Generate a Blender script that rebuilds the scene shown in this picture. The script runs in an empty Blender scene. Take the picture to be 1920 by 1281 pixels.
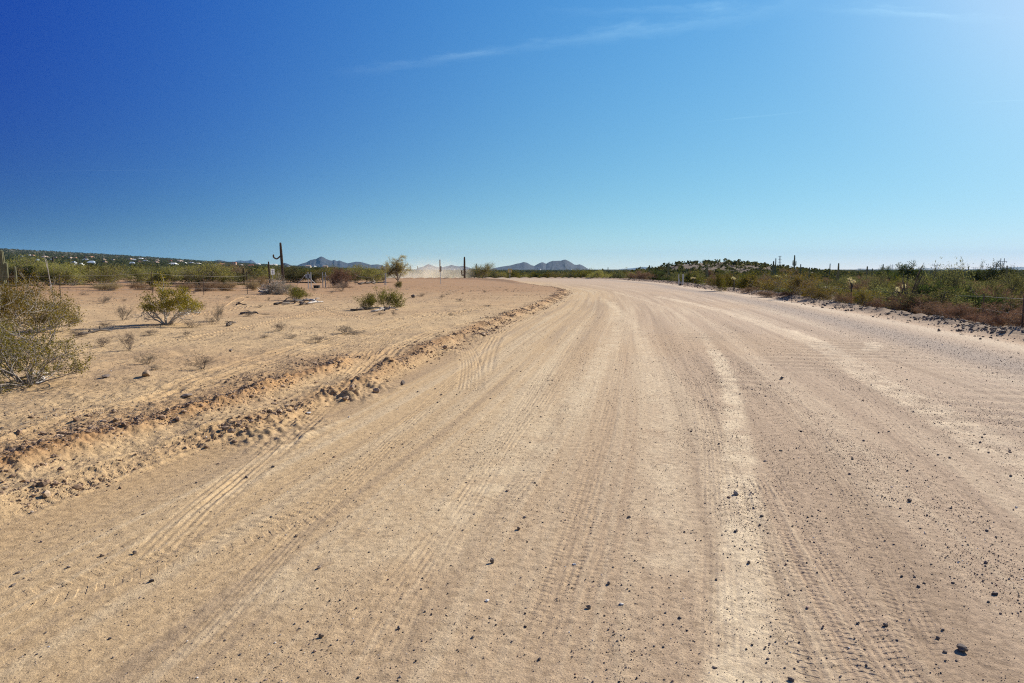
import bpy, bmesh, math, random
import numpy as np
from mathutils import Vector, Matrix

# ------------------------------------------------------------------ camera, sky, sun, exposure
SC = bpy.context.scene
COL = SC.collection
F, CX, CY = 1280.0, 960.0, 640.5          # focal length and centre in pixels of the 1920x1281 photograph
HORIZON = 505.0
CAM_H = 1.65
PITCH = math.atan((CY - HORIZON) / F)
cam_d = bpy.data.cameras.new("camera")
cam_d.sensor_width = 36.0
cam_d.lens = F / 1920 * 36
cam_d.clip_start = 0.05
cam_d.clip_end = 90000
cam = bpy.data.objects.new("camera", cam_d)
cam.location = (0, 0, CAM_H)
cam.rotation_euler = (math.pi / 2 - PITCH, 0, 0)
COL.objects.link(cam)
SC.camera = cam

SUN_AZ, SUN_EL = math.radians(46), math.radians(31)     # azimuth from +Y towards +X
SUN_DIR = Vector((math.sin(SUN_AZ) * math.cos(SUN_EL), math.cos(SUN_AZ) * math.cos(SUN_EL), math.sin(SUN_EL)))
sun_d = bpy.data.lights.new("sun", 'SUN')
sun_d.energy = 4.6
sun_d.angle = math.radians(0.53)
sun_d.color = (1.0, 0.93, 0.82)
sun = bpy.data.objects.new("sun", sun_d)
sun.rotation_euler = (-SUN_DIR).to_track_quat('-Z', 'Y').to_euler()
COL.objects.link(sun)

SC.view_settings.view_transform = 'Standard'
SC.view_settings.look = 'None'
SC.view_settings.gamma = 1
SC.view_settings.exposure = 0.62
SC.cycles.max_bounces = 6
SC.cycles.transparent_max_bounces = 12
SC.cycles.volume_bounces = 2
SC.cycles.use_denoising = False
SC.cycles.pixel_filter_type = 'BLACKMAN_HARRIS'
SC.cycles.filter_width = 1.15
SC.cycles.sample_clamp_indirect = 4


def pray(px, py):
    """world direction of a photograph pixel"""
    cx, cy = (px - CX) / F, (CY - py) / F
    return Vector((cx, math.cos(PITCH) + cy * math.sin(PITCH), -math.sin(PITCH) + cy * math.cos(PITCH)))


class NT:
    """tiny node-tree helper"""
    def __init__(self, tree):
        self.t = tree
        tree.nodes.clear()
    def n(self, kind, **kw):
        nd = self.t.nodes.new(kind)
        for k, v in kw.items():
            if k.startswith('i_'):
                nd.inputs[k[2:].replace('_', ' ')].default_value = v
            else:
                setattr(nd, k, v)
        return nd
    def l(self, a, ia, b, ib):
        self.t.links.new(a.outputs[ia], b.inputs[ib])
    def math(self, op, a, b=None, clamp=False):
        nd = self.t.nodes.new('ShaderNodeMath'); nd.operation = op; nd.use_clamp = clamp
        for i, v in enumerate((a, b)):
            if v is None: continue
            if isinstance(v, (int, float)): nd.inputs[i].default_value = v
            else: self.t.links.new(v, nd.inputs[i])
        return nd.outputs[0]
    def mix(self, fac, a, b, blend='MIX'):
        nd = self.t.nodes.new('ShaderNodeMix'); nd.data_type = 'RGBA'; nd.blend_type = blend
        for sock, v in ((nd.inputs[0], fac), (nd.inputs[6], a), (nd.inputs[7], b)):
            if isinstance(v, (int, float)): sock.default_value = v
            elif isinstance(v, tuple): sock.default_value = v if len(v) == 4 else v + (1,)
            else: self.t.links.new(v, sock)
        return nd.outputs[2]
    def ramp(self, fac, stops):
        nd = self.t.nodes.new('ShaderNodeValToRGB')
        e = nd.color_ramp.elements
        while len(e) < len(stops): e.new(0.5)
        for el, (p, c) in zip(e, stops):
            el.position = p
            el.color = c if len(c) == 4 else tuple(c) + (1,)
        self.t.links.new(fac, nd.inputs[0])
        return nd.outputs[0]


SKY_STRENGTH = 0.075
world = bpy.data.worlds.new("World")
SC.world = world
world.use_nodes = True
w = NT(world.node_tree)
w_out = w.n('ShaderNodeOutputWorld')
w_bg = w.n('ShaderNodeBackground')
w_bg.inputs['Strength'].default_value = SKY_STRENGTH
w.l(w_bg, 0, w_out, 0)
sky = w.n('ShaderNodeTexSky')
sky.sky_type = 'NISHITA'
sky.sun_disc = False
sky.sun_elevation = SUN_EL
sky.sun_rotation = SUN_AZ
sky.altitude = 500
sky.air_density = 0.7
sky.dust_density = 0.3
sky.ozone_density = 4.0
tc = w.n('ShaderNodeTexCoord')
# the photograph was taken through a polariser: light at right angles to the sun is held back, deepening that sky
dotn = w.n('ShaderNodeVectorMath', operation='DOT_PRODUCT')
w.l(tc, 'Generated', dotn, 0)
dotn.inputs[1].default_value = SUN_DIR
cosg = dotn.outputs['Value']
sin2 = w.math('SUBTRACT', 1.0, w.math('MULTIPLY', cosg, cosg))
sepd = w.n('ShaderNodeSeparateXYZ')
w.l(tc, 'Generated', sepd, 0)
up = w.math('MAXIMUM', sepd.outputs[2], 0.0)
zcl = w.math('EXPONENT', w.math('MULTIPLY', up, -1 / .12))
zlow = w.math('EXPONENT', w.math('MULTIPLY', up, -1 / .035))       # dusty whitish air low down
glow = w.math('POWER', w.math('MULTIPLY', w.math('SUBTRACT', cosg, .86), 11.0, True), 2.0)
lowc = w.math('MULTIPLY', w.math('SUBTRACT', 0.45, cosg), 3.3, True)
cc = w.math('MINIMUM', w.math('MAXIMUM', cosg, 0.08), 0.96)
SKY_FIT = ((-2.9553, 1.8618, 9.7024, -5.9518, 1.5729, -4.4478),
           (-2.8193, 0.9485, 6.1049, -3.1335, 1.6272, -2.7342),
           (-1.0475, 0.2477, 1.1824, -0.1884, 0.1402, -0.0781))
sepc = w.n('ShaderNodeSeparateColor')
w.l(sky, 0, sepc, 0)
comb = w.n('ShaderNodeCombineColor')
_k = SKY_STRENGTH * 2 ** 0.62
for i_, (a_, b_, c1_, c2_, h_, hc_) in enumerate(SKY_FIT):
    lnc = w.math('LOGARITHM', w.math('MAXIMUM', sepc.outputs[i_], 1e-4), math.e)
    e_ = w.math('ADD', w.math('MULTIPLY', lnc, b_), a_ + (b_ - 1) * math.log(_k))
    e_ = w.math('ADD', e_, w.math('MULTIPLY', cc, w.math('ADD', w.math('MULTIPLY', cc, c2_), c1_)))
    e_ = w.math('ADD', e_, w.math('MULTIPLY', zcl, w.math('ADD', w.math('MULTIPLY', cc, hc_), h_)))
    e_ = w.math('ADD', e_, w.math('MULTIPLY', glow, (.32, .15, .08)[i_]))
    e_ = w.math('SUBTRACT', e_, w.math('MULTIPLY', w.math('MULTIPLY', zcl, lowc), (.75, .52, .46)[i_]))
    e_ = w.math('ADD', e_, w.math('MULTIPLY', zlow, (.50, .30, .07)[i_]))
    world.node_tree.links.new(w.math('EXPONENT', e_), comb.inputs[i_])
behind = w.math('MULTIPLY', sepd.outputs[1], -3.0, True)      # the sky at the photographer's back
graded = w.mix(behind, comb.outputs[0], w.mix(1.0, sky.outputs[0], (.8, .8, .8), 'MULTIPLY'))
# thin cirrus on a cloud sheet overhead
zc = w.math('MAXIMUM', sepd.outputs[2], 0.03)
cu = w.math('DIVIDE', sepd.outputs[0], zc)
cv = w.math('DIVIDE', sepd.outputs[1], zc)


def cirrus(pa, pb, half, gain, seed, taper=0.45):
    """a wisp between two directions (photo pixels), as a strip on the cloud sheet"""
    a, b = pray(*pa), pray(*pb)
    ax, ay, bx, by = a.x / a.z, a.y / a.z, b.x / b.z, b.y / b.z
    L = math.hypot(bx - ax, by - ay)
    ux, uy = (bx - ax) / L, (by - ay) / L
    du, dv = w.math('SUBTRACT', cu, ax), w.math('SUBTRACT', cv, ay)
    s = w.math('DIVIDE', w.math('ADD', w.math('MULTIPLY', du, ux), w.math('MULTIPLY', dv, uy)), L)
    t = w.math('SUBTRACT', w.math('MULTIPLY', dv, ux), w.math('MULTIPLY', du, uy))
    nz = w.n('ShaderNodeTexNoise')
    cb = w.n('ShaderNodeCombineXYZ')
    world.node_tree.links.new(w.math('MULTIPLY', s, 3.0), cb.inputs[0])
    world.node_tree.links.new(w.math('MULTIPLY', t, 0.5 / half), cb.inputs[1])
    cb.inputs[2].default_value = seed
    w.l(cb, 0, nz, 'Vector')
    nz.inputs['Scale'].default_value = 1.6
    nz.inputs['Detail'].default_value = 6
    nz.inputs['Roughness'].default_value = 0.62
    off = w.math('MULTIPLY', w.math('SUBTRACT', nz.outputs[0], 0.5), half * 3.4)
    d = w.math('DIVIDE', w.math('ABSOLUTE', w.math('ADD', t, off)), half)
    m = w.math('POWER', w.math('SUBTRACT', 1.0, w.math('MINIMUM', d, 1.0)), 1.3)
    e = w.math('MULTIPLY', w.math('DIVIDE', s, taper, True), w.math('DIVIDE', w.math('SUBTRACT', 1.0, s), taper, True))
    n2 = w.math('MULTIPLY', w.math('SUBTRACT', nz.outputs[0], 0.22), 2.2, True)
    front = w.math('GREATER_THAN', sepd.outputs[2], 0.03)
    return w.math('MULTIPLY', w.math('MULTIPLY', w.math('MULTIPLY', m, e), w.math('MULTIPLY', n2, gain)), front)


cl = cirrus((620, 142), (960, 92), 0.11, 0.17, 1.3, 0.35)
cl = w.math('ADD', cl, cirrus((770, 114), (1000, 92), 0.055, 0.24, 4.1, 0.4))
cl = w.math('ADD', cl, cirrus((860, 104), (1330, 44), 0.11, 0.19, 6.6, 0.35))
cl = w.math('ADD', cl, cirrus((1040, 76), (1540, 6), 0.17, 0.30, 8.3, 0.35))
cl = w.math('ADD', cl, cirrus((1000, 24), (1450, 16), 0.09, 0.14, 5.3, 0.4))
cl = w.math('ADD', cl, cirrus((1290, 232), (1530, 207), 0.03, 0.22, 9.2, 0.4))
cl = w.math('ADD', cl, cirrus((20, 322), (380, 318), 0.03, 0.14, 2.2, 0.4))
cl = w.math('ADD', cl, cirrus((1500, 12), (1900, 40), 0.07, 0.30, 7.2, 0.4))
cl = w.math('ADD', cl, cirrus((1790, 195), (2050, 180), 0.03, 0.18, 3.2, 0.4))
cl = w.math('MINIMUM', cl, 0.6)
cloudcol = w.mix(1.0, graded, (2.4, 2.9, 2.2), 'ADD')
skyfinal = w.mix(cl, graded, cloudcol)
world.node_tree.links.new(skyfinal, w_bg.inputs['Color'])

# ------------------------------------------------------------------ numpy noise
def _hash(ix, iy, seed):
    h = (ix.astype(np.int64) * 374761393 + iy.astype(np.int64) * 668265263 + seed * 974634777) & 0xFFFFFFFF
    h = ((h ^ (h >> 13)) * 1274126177) & 0xFFFFFFFF
    h = h ^ (h >> 16)
    return (h & 0xFFFF).astype(np.float32) / 65535.0


def noise(x, y, seed=0):
    """gradient-like value noise, about -1..1"""
    fx, fy = np.floor(x), np.floor(y)
    ix, iy = fx.astype(np.int64), fy.astype(np.int64)
    tx, ty = (x - fx).astype(np.float32), (y - fy).astype(np.float32)
    sx, sy = tx * tx * tx * (tx * (tx * 6 - 15) + 10), ty * ty * ty * (ty * (ty * 6 - 15) + 10)
    def g(dx, dy):
        a = _hash(ix + dx, iy + dy, seed) * (2 * math.pi)
        return np.cos(a) * (tx - dx) + np.sin(a) * (ty - dy)
    a, b, c, d = g(0, 0), g(1, 0), g(0, 1), g(1, 1)
    return ((a + (b - a) * sx) + ((c + (d - c) * sx) - (a + (b - a) * sx)) * sy) * 1.5


def fbm(x, y, octs=4, seed=0, gain=0.5):
    v, a, f, tot = 0, 1.0, 1.0, 0.0
    for i in range(octs):
        v = v + a * noise(x * f + 17.3 * i, y * f - 9.1 * i, seed + i * 31)
        tot += a
        a *= gain
        f *= 2.03
    return v / tot


def sstep(a, b, x):
    t = np.clip((x - a) / (b - a), 0, 1)
    return t * t * (3 - 2 * t)


# ------------------------------------------------------------------ road line
_L = [(-6.2, -10), (-4.5, -1), (-3.2, 4.3), (-2.1, 8.3), (-.58, 18.5), (1.5, 30), (3.4, 43), (4.3, 54), (3.2, 66), (.5, 80), (-6, 92), (-20, 101), (-45, 108), (-90, 114)]
_R = [(6.9, -12), (8.4, -3), (9.4, 3), (10., 7), (11.7, 16.8), (13.5, 28), (15.3, 43), (16, 54), (15.9, 75), (14.5, 92), (8, 113), (-6, 127), (-40, 136), (-90, 141)]


def _resample(pts, n):
    p = np.array(pts, float)
    k = np.arange(len(p))
    # Catmull-Rom
    t = np.linspace(0, len(p) - 1, n)
    i = np.clip(np.floor(t).astype(int), 0, len(p) - 2)
    u = (t - i)[:, None]
    p0, p1, p2, p3 = p[np.clip(i - 1, 0, None)], p[i], p[i + 1], p[np.clip(i + 2, None, len(p) - 1)]
    return .5 * ((2 * p1) + (-p0 + p2) * u + (2 * p0 - 5 * p1 + 4 * p2 - p3) * u * u + (-p0 + 3 * p1 - 3 * p2 + p3) * u ** 3)


_l, _r = _resample(_L, 260), _resample(_R, 260)
ROAD_C = (_l + _r) / 2
ROAD_HW = np.hypot(*(_r - _l).T) / 2
_seg = np.hypot(*np.diff(ROAD_C, axis=0).T)
ROAD_S = np.concatenate([[0], np.cumsum(_seg)])
ROAD_S -= ROAD_S[np.argmin(np.abs(ROAD_C[:, 1]))]


def line_coords(X, Y, pts, S=None, step=1):
    """arc length and signed offset (right positive) of points from a polyline"""
    pts = np.asarray(pts, float)
    if S is None:
        S = np.concatenate([[0], np.cumsum(np.hypot(*np.diff(pts, axis=0).T))])
    best = np.full(X.shape, 1e18)
    bs, bt = np.zeros(X.shape), np.zeros(X.shape)
    for i in range(0, len(pts) - 1, step):
        j = min(i + step, len(pts) - 1)
        ax, ay = pts[i]
        dx, dy = pts[j] - pts[i]
        L2 = dx * dx + dy * dy
        u = np.clip(((X - ax) * dx + (Y - ay) * dy) / L2, 0, 1)
        ex, ey = X - ax - u * dx, Y - ay - u * dy
        d2 = ex * ex + ey * ey
        m = d2 < best
        L = math.sqrt(L2)
        best = np.where(m, d2, best)
        bs = np.where(m, S[i] + u * (S[j] - S[i]), bs)
        bt = np.where(m, np.sign(ey * -dx + ex * dy) * np.sqrt(d2), bt)
    return bs, bt


def road_coords(X, Y):
    s, t = np.full(X.shape, 500.0), np.full(X.shape, 500.0)
    m = (np.hypot(X, Y) < 190)
    if m.any():
        s_, t_ = line_coords(X[m], Y[m], ROAD_C, ROAD_S, 2)
        s[m], t[m] = s_, t_
    far = ~m
    t[far] = np.where(Y[far] > 0, 300, -300) * 1.0
    t[far] = np.where((X[far] < -60) & (Y[far] < 100), -300, t[far])
    return s, t, np.interp(s, ROAD_S, ROAD_HW)


# skyline of the long slope on the left, as elevation over azimuth
_sk = [(-400, 440), (0, 464), (100, 469.5), (200, 475), (300, 481.5), (400, 489), (470, 492.5), (560, 498), (700, 503.5), (780, 505)]
_ska, _ske = [], []
for px, py in _sk:
    d = pray(px, py)
    _ska.append(math.atan2(d.x, d.y))
    _ske.append(d.z / math.hypot(d.x, d.y))


def hill_blobs(X, Y):
    z = 0
    for (px, D, amp, sl, sr) in ((1345, 265, 4.3, 19, 32), (1275, 262, 1.9, 15, 25), (1430, 285, 2.9, 22, 30), (1510, 300, 2.3, 24, 30), (1232, 255, 1.0, 13, 25)):
        cx_, cy_ = (px - CX) / F * D, D
        a = math.atan2(cx_, cy_)
        lx = (X - cx_) * math.cos(a) - (Y - cy_) * math.sin(a)
        ly = (X - cx_) * math.sin(a) + (Y - cy_) * math.cos(a)
        z = z + amp * np.exp(-(np.abs(lx / sl) ** 2.2) / 2 - (ly / sr) ** 2 / 2)
    return z * (1 + .16 * fbm(X / 17, Y / 17, 3, 88))


def ground_base(X, Y, rc=None):
    """large shape of the land"""
    X, Y = np.asarray(X, float), np.asarray(Y, float)
    s, t, hw = rc if rc is not None else road_coords(X, Y)
    r = np.hypot(X, Y) + 1e-6
    az = np.arctan2(X, Y)
    u = -t - hw
    d = t - hw
    z = np.zeros(X.shape)
    # left: a bench a hand's breadth above the road, rising a little
    st = 0.13 + 0.12 * sstep(60, 95, s)
    z += np.where(u > 0, st * sstep(0.0, 0.55, u) + 0.16 * sstep(6, 35, u), 0)
    # right: falls away beyond the berm
    z += np.where(d > 0, -0.75 * sstep(0.8, 9, d) - 1.6 * sstep(9, 90, d) - 1.2 * sstep(90, 400, d), 0)
    z += 1.8 * sstep(-60, -130, X) * 0
    # beyond the bend everything sinks a little
    z += np.where(u > 0, -1.1 * sstep(110, 260, r) * (X > -400), 0)
    el = np.interp(az, _ska, _ske, left=_ske[0], right=0.0)
    el = np.where(np.abs(az) > math.radians(75), _ske[0], el)
    el = np.where(az > 0, 0, el)
    g = np.where(r > 110, (r - 110) / (r + 950), 0) / ((3500 - 110) / (3500 + 950))
    z += el * np.minimum(r, 3500) * np.minimum(g, 1)
    z += hill_blobs(X, Y)
    z += 0.35 * noise(X / 60, Y / 60, 5) * sstep(40, 140, r) + 0.10 * noise(X / 14, Y / 14, 6) * sstep(0.5, 10, np.maximum(u, d))
    return z


def gz(x, y):
    return float(ground_base(np.array([x]), np.array([y]))[0])


_rr = np.concatenate([np.linspace(1.5, 40, 700), np.geomspace(40.1, 4000, 2500)])


def G(px, py):
    """ground point seen at a photograph pixel"""
    d = pray(px, py)
    h = math.hypot(d.x, d.y)
    X, Y = d.x / h * _rr, d.y / h * _rr
    Z = CAM_H + d.z / h * _rr
    below = Z < ground_base(X, Y)
    k = int(np.argmax(below)) if below.any() else len(_rr) - 1
    return Vector((X[k], Y[k], gz(X[k], Y[k])))


def A(px, D):
    """ground point in a photograph column at depth D"""
    d = pray(px, HORIZON)
    x, y = d.x / d.y * D, D
    return Vector((x, y, gz(x, y)))


def top_z(px, py, D):
    d = pray(px, py)
    return CAM_H + d.z / d.y * D


# ------------------------------------------------------------------ mesh helpers
def np_mesh(name, V, Fc, smooth=False):
    V = np.asarray(V, np.float32); Fc = np.asarray(Fc, np.int32)
    me = bpy.data.meshes.new(name)
    k = Fc.shape[1]
    me.vertices.add(len(V)); me.vertices.foreach_set('co', V.ravel())
    me.loops.add(Fc.size); me.loops.foreach_set('vertex_index', Fc.ravel())
    me.polygons.add(len(Fc))
    me.polygons.foreach_set('loop_start', np.arange(0, Fc.size, k, dtype=np.int32))
    me.polygons.foreach_set('loop_total', np.full(len(Fc), k, np.int32))
    me.polygons.foreach_set('use_smooth', np.full(len(Fc), bool(smooth)))
    me.update(calc_edges=True)
    return me


def link(name, me, mat=None, parent=None, loc=None):
    o = bpy.data.objects.new(name, me)
    COL.objects.link(o)
    if mat is not None and me is not None and not me.materials:
        me.materials.append(mat)
    if parent is not None:
        o.parent = parent
    if loc is not None:
        o.location = loc
    return o


def tag(o, label=None, cat=None, group=None, kind=None):
    if label: o['label'] = label
    if cat: o['category'] = cat
    if group: o['group'] = group
    if kind: o['kind'] = kind
    return o


def thing(name, label, cat, loc=(0, 0, 0), rz=0.0, group=None):
    o = bpy.data.objects.new(name, None)
    o.empty_display_size = 0.1
    COL.objects.link(o)
    o.location = loc
    o.rotation_euler = (0, 0, rz)
    return tag(o, label, cat, group)


class MB:
    """collects pieces into one mesh"""
    def __init__(self):
        self.v, self.f = [], []
    def add(self, V, Fs):
        n = len(self.v)
        self.v += [tuple(p) for p in V]
        self.f += [tuple(i + n for i in q) for q in Fs]
        return self
    def box(self, c, size, rz=0.0, taper=1.0, tilt=None):
        sx, sy, sz = (q / 2 for q in size)
        P = []
        for k, (zz, tp) in enumerate(((-sz, 1), (sz, taper))):
            for x, y in ((-sx, -sy), (sx, -sy), (sx, sy), (-sx, sy)):
                P.append(Vector((x * tp, y * tp, zz)))
        M = Matrix.Rotation(rz, 3, 'Z')
        if tilt is not None: M = M @ tilt
        P = [M @ p + Vector(c) for p in P]
        return self.add(P, [(3, 2, 1, 0), (4, 5, 6, 7), (0, 1, 5, 4), (1, 2, 6, 5), (2, 3, 7, 6), (3, 0, 4, 7)])
    def tube(self, path, radii, n=6, cap=True):
        path = [Vector(p) for p in path]
        if isinstance(radii, (int, float)): radii = [radii] * len(path)
        V, Fs = [], []
        ref = Vector((0.31, 0.2, 0.93))
        for i, p in enumerate(path):
            d = (path[min(i + 1, len(path) - 1)] - path[max(i - 1, 0)]).normalized()
            a = d.cross(ref)
            if a.length < 0.1: a = d.cross(Vector((1, 0, 0)))
            a.normalize(); b = d.cross(a)
            for k in range(n):
                th = 2 * math.pi * k / n
                V.append(p + (a * math.cos(th) + b * math.sin(th)) * radii[i])
        for i in range(len(path) - 1):
            for k in range(n):
                k2 = (k + 1) % n
                Fs.append((i * n + k, i * n + k2, (i + 1) * n + k2, (i + 1) * n + k))
        if cap:
            Fs.append(tuple(range(n - 1, -1, -1)))
            Fs.append(tuple((len(path) - 1) * n + k for k in range(n)))
        return self.add(V, Fs)
    def mesh(self, name, smooth=False):
        me = bpy.data.meshes.new(name)
        me.from_pydata([tuple(p) for p in self.v], [], self.f)
        if smooth: me.polygons.foreach_set('use_smooth', [True] * len(me.polygons))
        me.update()
        return me
    def build(self, name, mat, parent=None, smooth=False, loc=None):
        return link(name, self.mesh(name, smooth), mat, parent, loc)


# ------------------------------------------------------------------ materials
def new_mat(name):
    m = bpy.data.materials.new(name)
    m.use_nodes = True
    return m, NT(m.node_tree)


def plain(name, rgb, rough=0.8, metal=0.0, var=0.12, scale=9.0):
    m, t = new_mat(name)
    out = t.n('ShaderNodeOutputMaterial'); b = t.n('ShaderNodeBsdfPrincipled')
    b.inputs['Roughness'].default_value = rough; b.inputs['Metallic'].default_value = metal
    nz = t.n('ShaderNodeTexNoise'); nz.inputs['Scale'].default_value = scale; nz.inputs['Detail'].default_value = 5
    co = t.n('ShaderNodeTexCoord'); t.l(co, 'Object', nz, 'Vector')
    lo = tuple(c * (1 - var * 2) for c in rgb); hi = tuple(min(1, c * (1 + var * 2)) for c in rgb)
    m.node_tree.links.new(t.ramp(nz.outputs[0], [(0.25, lo), (0.75, hi)]), b.inputs['Base Color'])
    t.l(b, 0, out, 0)
    return m


def leafy(name, stops, trans=0.35, objvar=0.34, tcol=(1.25, 1.15, 0.6)):
    """foliage: each leaf its own tint, each plant its own shift, some light through the leaf"""
    m, t = new_mat(name)
    out = t.n('ShaderNodeOutputMaterial')
    geo = t.n('ShaderNodeNewGeometry')
    col = t.ramp(geo.outputs['Random Per Island'], stops)
    oi = t.n('ShaderNodeObjectInfo')
    hs = t.n('ShaderNodeHueSaturation')
    m.node_tree.links.new(col, hs.inputs['Color'])
    m.node_tree.links.new(t.math('ADD', 0.5 - 0.02, t.math('MULTIPLY', oi.outputs['Random'], 0.04)), hs.inputs['Hue'])
    m.node_tree.links.new(t.math('ADD', 1 - objvar, t.math('MULTIPLY', oi.outputs['Random'], 2 * objvar)), hs.inputs['Value'])
    df = t.n('ShaderNodeBsdfDiffuse'); tr = t.n('ShaderNodeBsdfTranslucent')
    t.l(hs, 0, df, 'Color')
    m.node_tree.links.new(t.mix(1.0, hs.outputs[0], tcol, 'MULTIPLY'), tr.inputs['Color'])
    mx = t.n('ShaderNodeMixShader'); mx.inputs[0].default_value = trans
    t.l(df, 0, mx, 1); t.l(tr, 0, mx, 2); t.l(mx, 0, out, 0)
    return m


def stony(name, stops, rough=0.9):
    m, t = new_mat(name)
    out = t.n('ShaderNodeOutputMaterial'); b = t.n('ShaderNodeBsdfPrincipled')
    b.inputs['Roughness'].default_value = rough
    geo = t.n('ShaderNodeNewGeometry')
    col = t.ramp(geo.outputs['Random Per Island'], stops)
    nz = t.n('ShaderNodeTexNoise'); nz.inputs['Scale'].default_value = 40; nz.inputs['Detail'].default_value = 4
    co = t.n('ShaderNodeTexCoord'); t.l(co, 'Object', nz, 'Vector')
    m.node_tree.links.new(t.mix(1.0, col, t.ramp(nz.outputs[0], [(0.3, (.72, .70, .68)), (0.7, (1.25, 1.25, 1.25))]), 'MULTIPLY'), b.inputs['Base Color'])
    t.l(b, 0, out, 0)
    return m


def earth(name):
    """soil: the surveyed colour of each spot, grain and small bumps"""
    m, t = new_mat(name)
    out = t.n('ShaderNodeOutputMaterial'); b = t.n('ShaderNodeBsdfPrincipled')
    b.inputs['Roughness'].default_value = 0.95
    b.inputs['Specular IOR Level'].default_value = 0.15
    at = t.n('ShaderNodeAttribute', attribute_name='soil')
    co = t.n('ShaderNodeTexCoord')
    n1 = t.n('ShaderNodeTexNoise'); n1.inputs['Scale'].default_value = 95; n1.inputs['Detail'].default_value = 6; n1.inputs['Roughness'].default_value = 0.75
    n2 = t.n('ShaderNodeTexNoise'); n2.inputs['Scale'].default_value = 17; n2.inputs['Detail'].default_value = 5; n2.inputs['Roughness'].default_value = 0.6
    t.l(co, 'Object', n1, 'Vector'); t.l(co, 'Object', n2, 'Vector')
    c = t.mix(1.0, at.outputs['Color'], t.ramp(n1.outputs[0], [(0.30, (.45, .43, .41)), (0.43, (.92, .92, .92)), (0.55, (1.03, 1.03, 1.03)), (0.72, (1.38, 1.38, 1.36))]), 'MULTIPLY')
    c = t.mix(1.0, c, t.ramp(n2.outputs[0], [(0.32, (.76, .745, .73)), (0.5, (1, 1, 1)), (0.68, (1.18, 1.18, 1.17))]), 'MULTIPLY')
    m.node_tree.links.new(c, b.inputs['Base Color'])
    bp = t.n('ShaderNodeBump'); bp.inputs['Strength'].default_value = 0.75; bp.inputs['Distance'].default_value = 0.012
    h = t.math('ADD', n1.outputs[0], t.math('MULTIPLY', n2.outputs[0], .35))
    m.node_tree.links.new(h, bp.inputs['Height'])
    t.l(bp, 0, b, 'Normal')
    t.l(b, 0, out, 0)
    return m


M_EARTH = earth('desert_soil')
M_ROAD = earth('graded_dirt')
M_GRAVEL = stony('gravel_stone', [(0.0, (.04, .034, .033)), (0.3, (.085, .07, .065)), (0.55, (.17, .13, .105)), (0.85, (.34, .265, .20)), (0.95, (.26, .14, .09)), (0.985, (.70, .67, .62))])
M_CLOD = stony('soil_clod', [(0.0, (.16, .105, .065)), (0.4, (.27, .17, .10)), (0.8, (.38, .26, .16)), (1.0, (.44, .32, .21))])
M_CLODG = stony('grey_clod', [(0.0, (.10, .078, .06)), (0.4, (.18, .138, .10)), (0.8, (.27, .21, .15)), (1.0, (.42, .34, .25))])
M_ROCK = stony('dark_rock', [(0.0, (.06, .05, .048)), (0.6, (.13, .105, .09)), (1.0, (.22, .17, .13))])
M_ROCKP = stony('pale_rock', [(0.0, (.50, .46, .40)), (1.0, (.66, .62, .56))])
M_ROCKB = stony('brown_rock', [(0.0, (.20, .14, .09)), (1.0, (.30, .21, .13))])
M_WOOD = plain('grey_bark', (.27, .235, .20), 0.9, 0, .25, 14)
M_WOODD = plain('dark_bark', (.12, .095, .075), 0.9, 0, .25, 10)
M_DEAD = plain('bleached_wood', (.50, .455, .40), 0.85, 0, .22, 12)
M_BRANCH = plain('pale_grey_bark', (.38, .34, .29), 0.9, 0, .25, 14)
M_LEAF_CREO = leafy('creosote_leaf', [(0, (.10, .105, .018)), (.4, (.20, .19, .032)), (.75, (.30, .27, .05)), (1, (.38, .33, .075))], .42)
M_LEAF_OLIVE = leafy('olive_leaf', [(0, (.075, .078, .02)), (.5, (.13, .125, .03)), (1, (.20, .18, .05))], .38)
M_LEAF_CREOM = leafy('creosote_leaf_olive', [(0, (.11, .095, .02)), (.5, (.20, .165, .034)), (1, (.30, .24, .055))], .4)
M_LEAF_CREOD = leafy('creosote_leaf_brown', [(0, (.10, .083, .022)), (.5, (.185, .145, .03)), (1, (.28, .21, .05))], .4)
M_LEAF_PALO = leafy('palo_verde_leaf', [(0, (.14, .14, .05)), (.5, (.255, .245, .095)), (1, (.36, .335, .15))], .45)
M_LEAF_GREY = leafy('grey_green_leaf', [(0, (.075, .082, .045)), (.5, (.13, .135, .07)), (1, (.21, .21, .12))], .4)
M_LEAF_DARK = leafy('dark_green_leaf', [(0, (.035, .055, .02)), (.5, (.06, .085, .032)), (1, (.11, .135, .05))], .3)
M_LEAF_PALE = leafy('pale_feathery_leaf', [(0, (.30, .28, .13)), (.5, (.42, .38, .20)), (1, (.52, .47, .27))], .55)
M_DRY = leafy('dry_twigs', [(0, (.14, .085, .05)), (.5, (.24, .155, .095)), (1, (.36, .25, .155))], .3, .2, (1.1, 1.0, .9))
M_DRYG = leafy('dry_grey_twigs', [(0, (.13, .10, .08)), (.5, (.22, .18, .14)), (1, (.36, .31, .25))], .25, .2, (1.1, 1.0, .9))
M_STRAW = leafy('straw', [(0, (.22, .155, .085)), (.5, (.33, .24, .14)), (1, (.44, .34, .21))], .3, .15, (1.1, 1.0, .9))
M_STEEL = plain('galvanised_steel', (.46, .46, .46), 0.5, 0.6, .1, 20)
M_RUST = plain('rusty_steel', (.10, .07, .055), 0.8, 0.2, .25, 20)
M_WIRE = plain('fence_wire', (.42, .38, .33), 0.55, 0.4, .05, 30)
M_WHITE = plain('white_paint', (.80, .80, .78), 0.5, 0, .02, 6)
M_GREYP = plain('grey_sheet_metal', (.34, .35, .36), 0.45, 0.5, .08, 8)
M_INK = plain('black_ink', (.04, .04, .05), 0.6, 0, .02)
M_BLACK = plain('black_plastic', (.012, .012, .013), 0.55, 0, .1)
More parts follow.
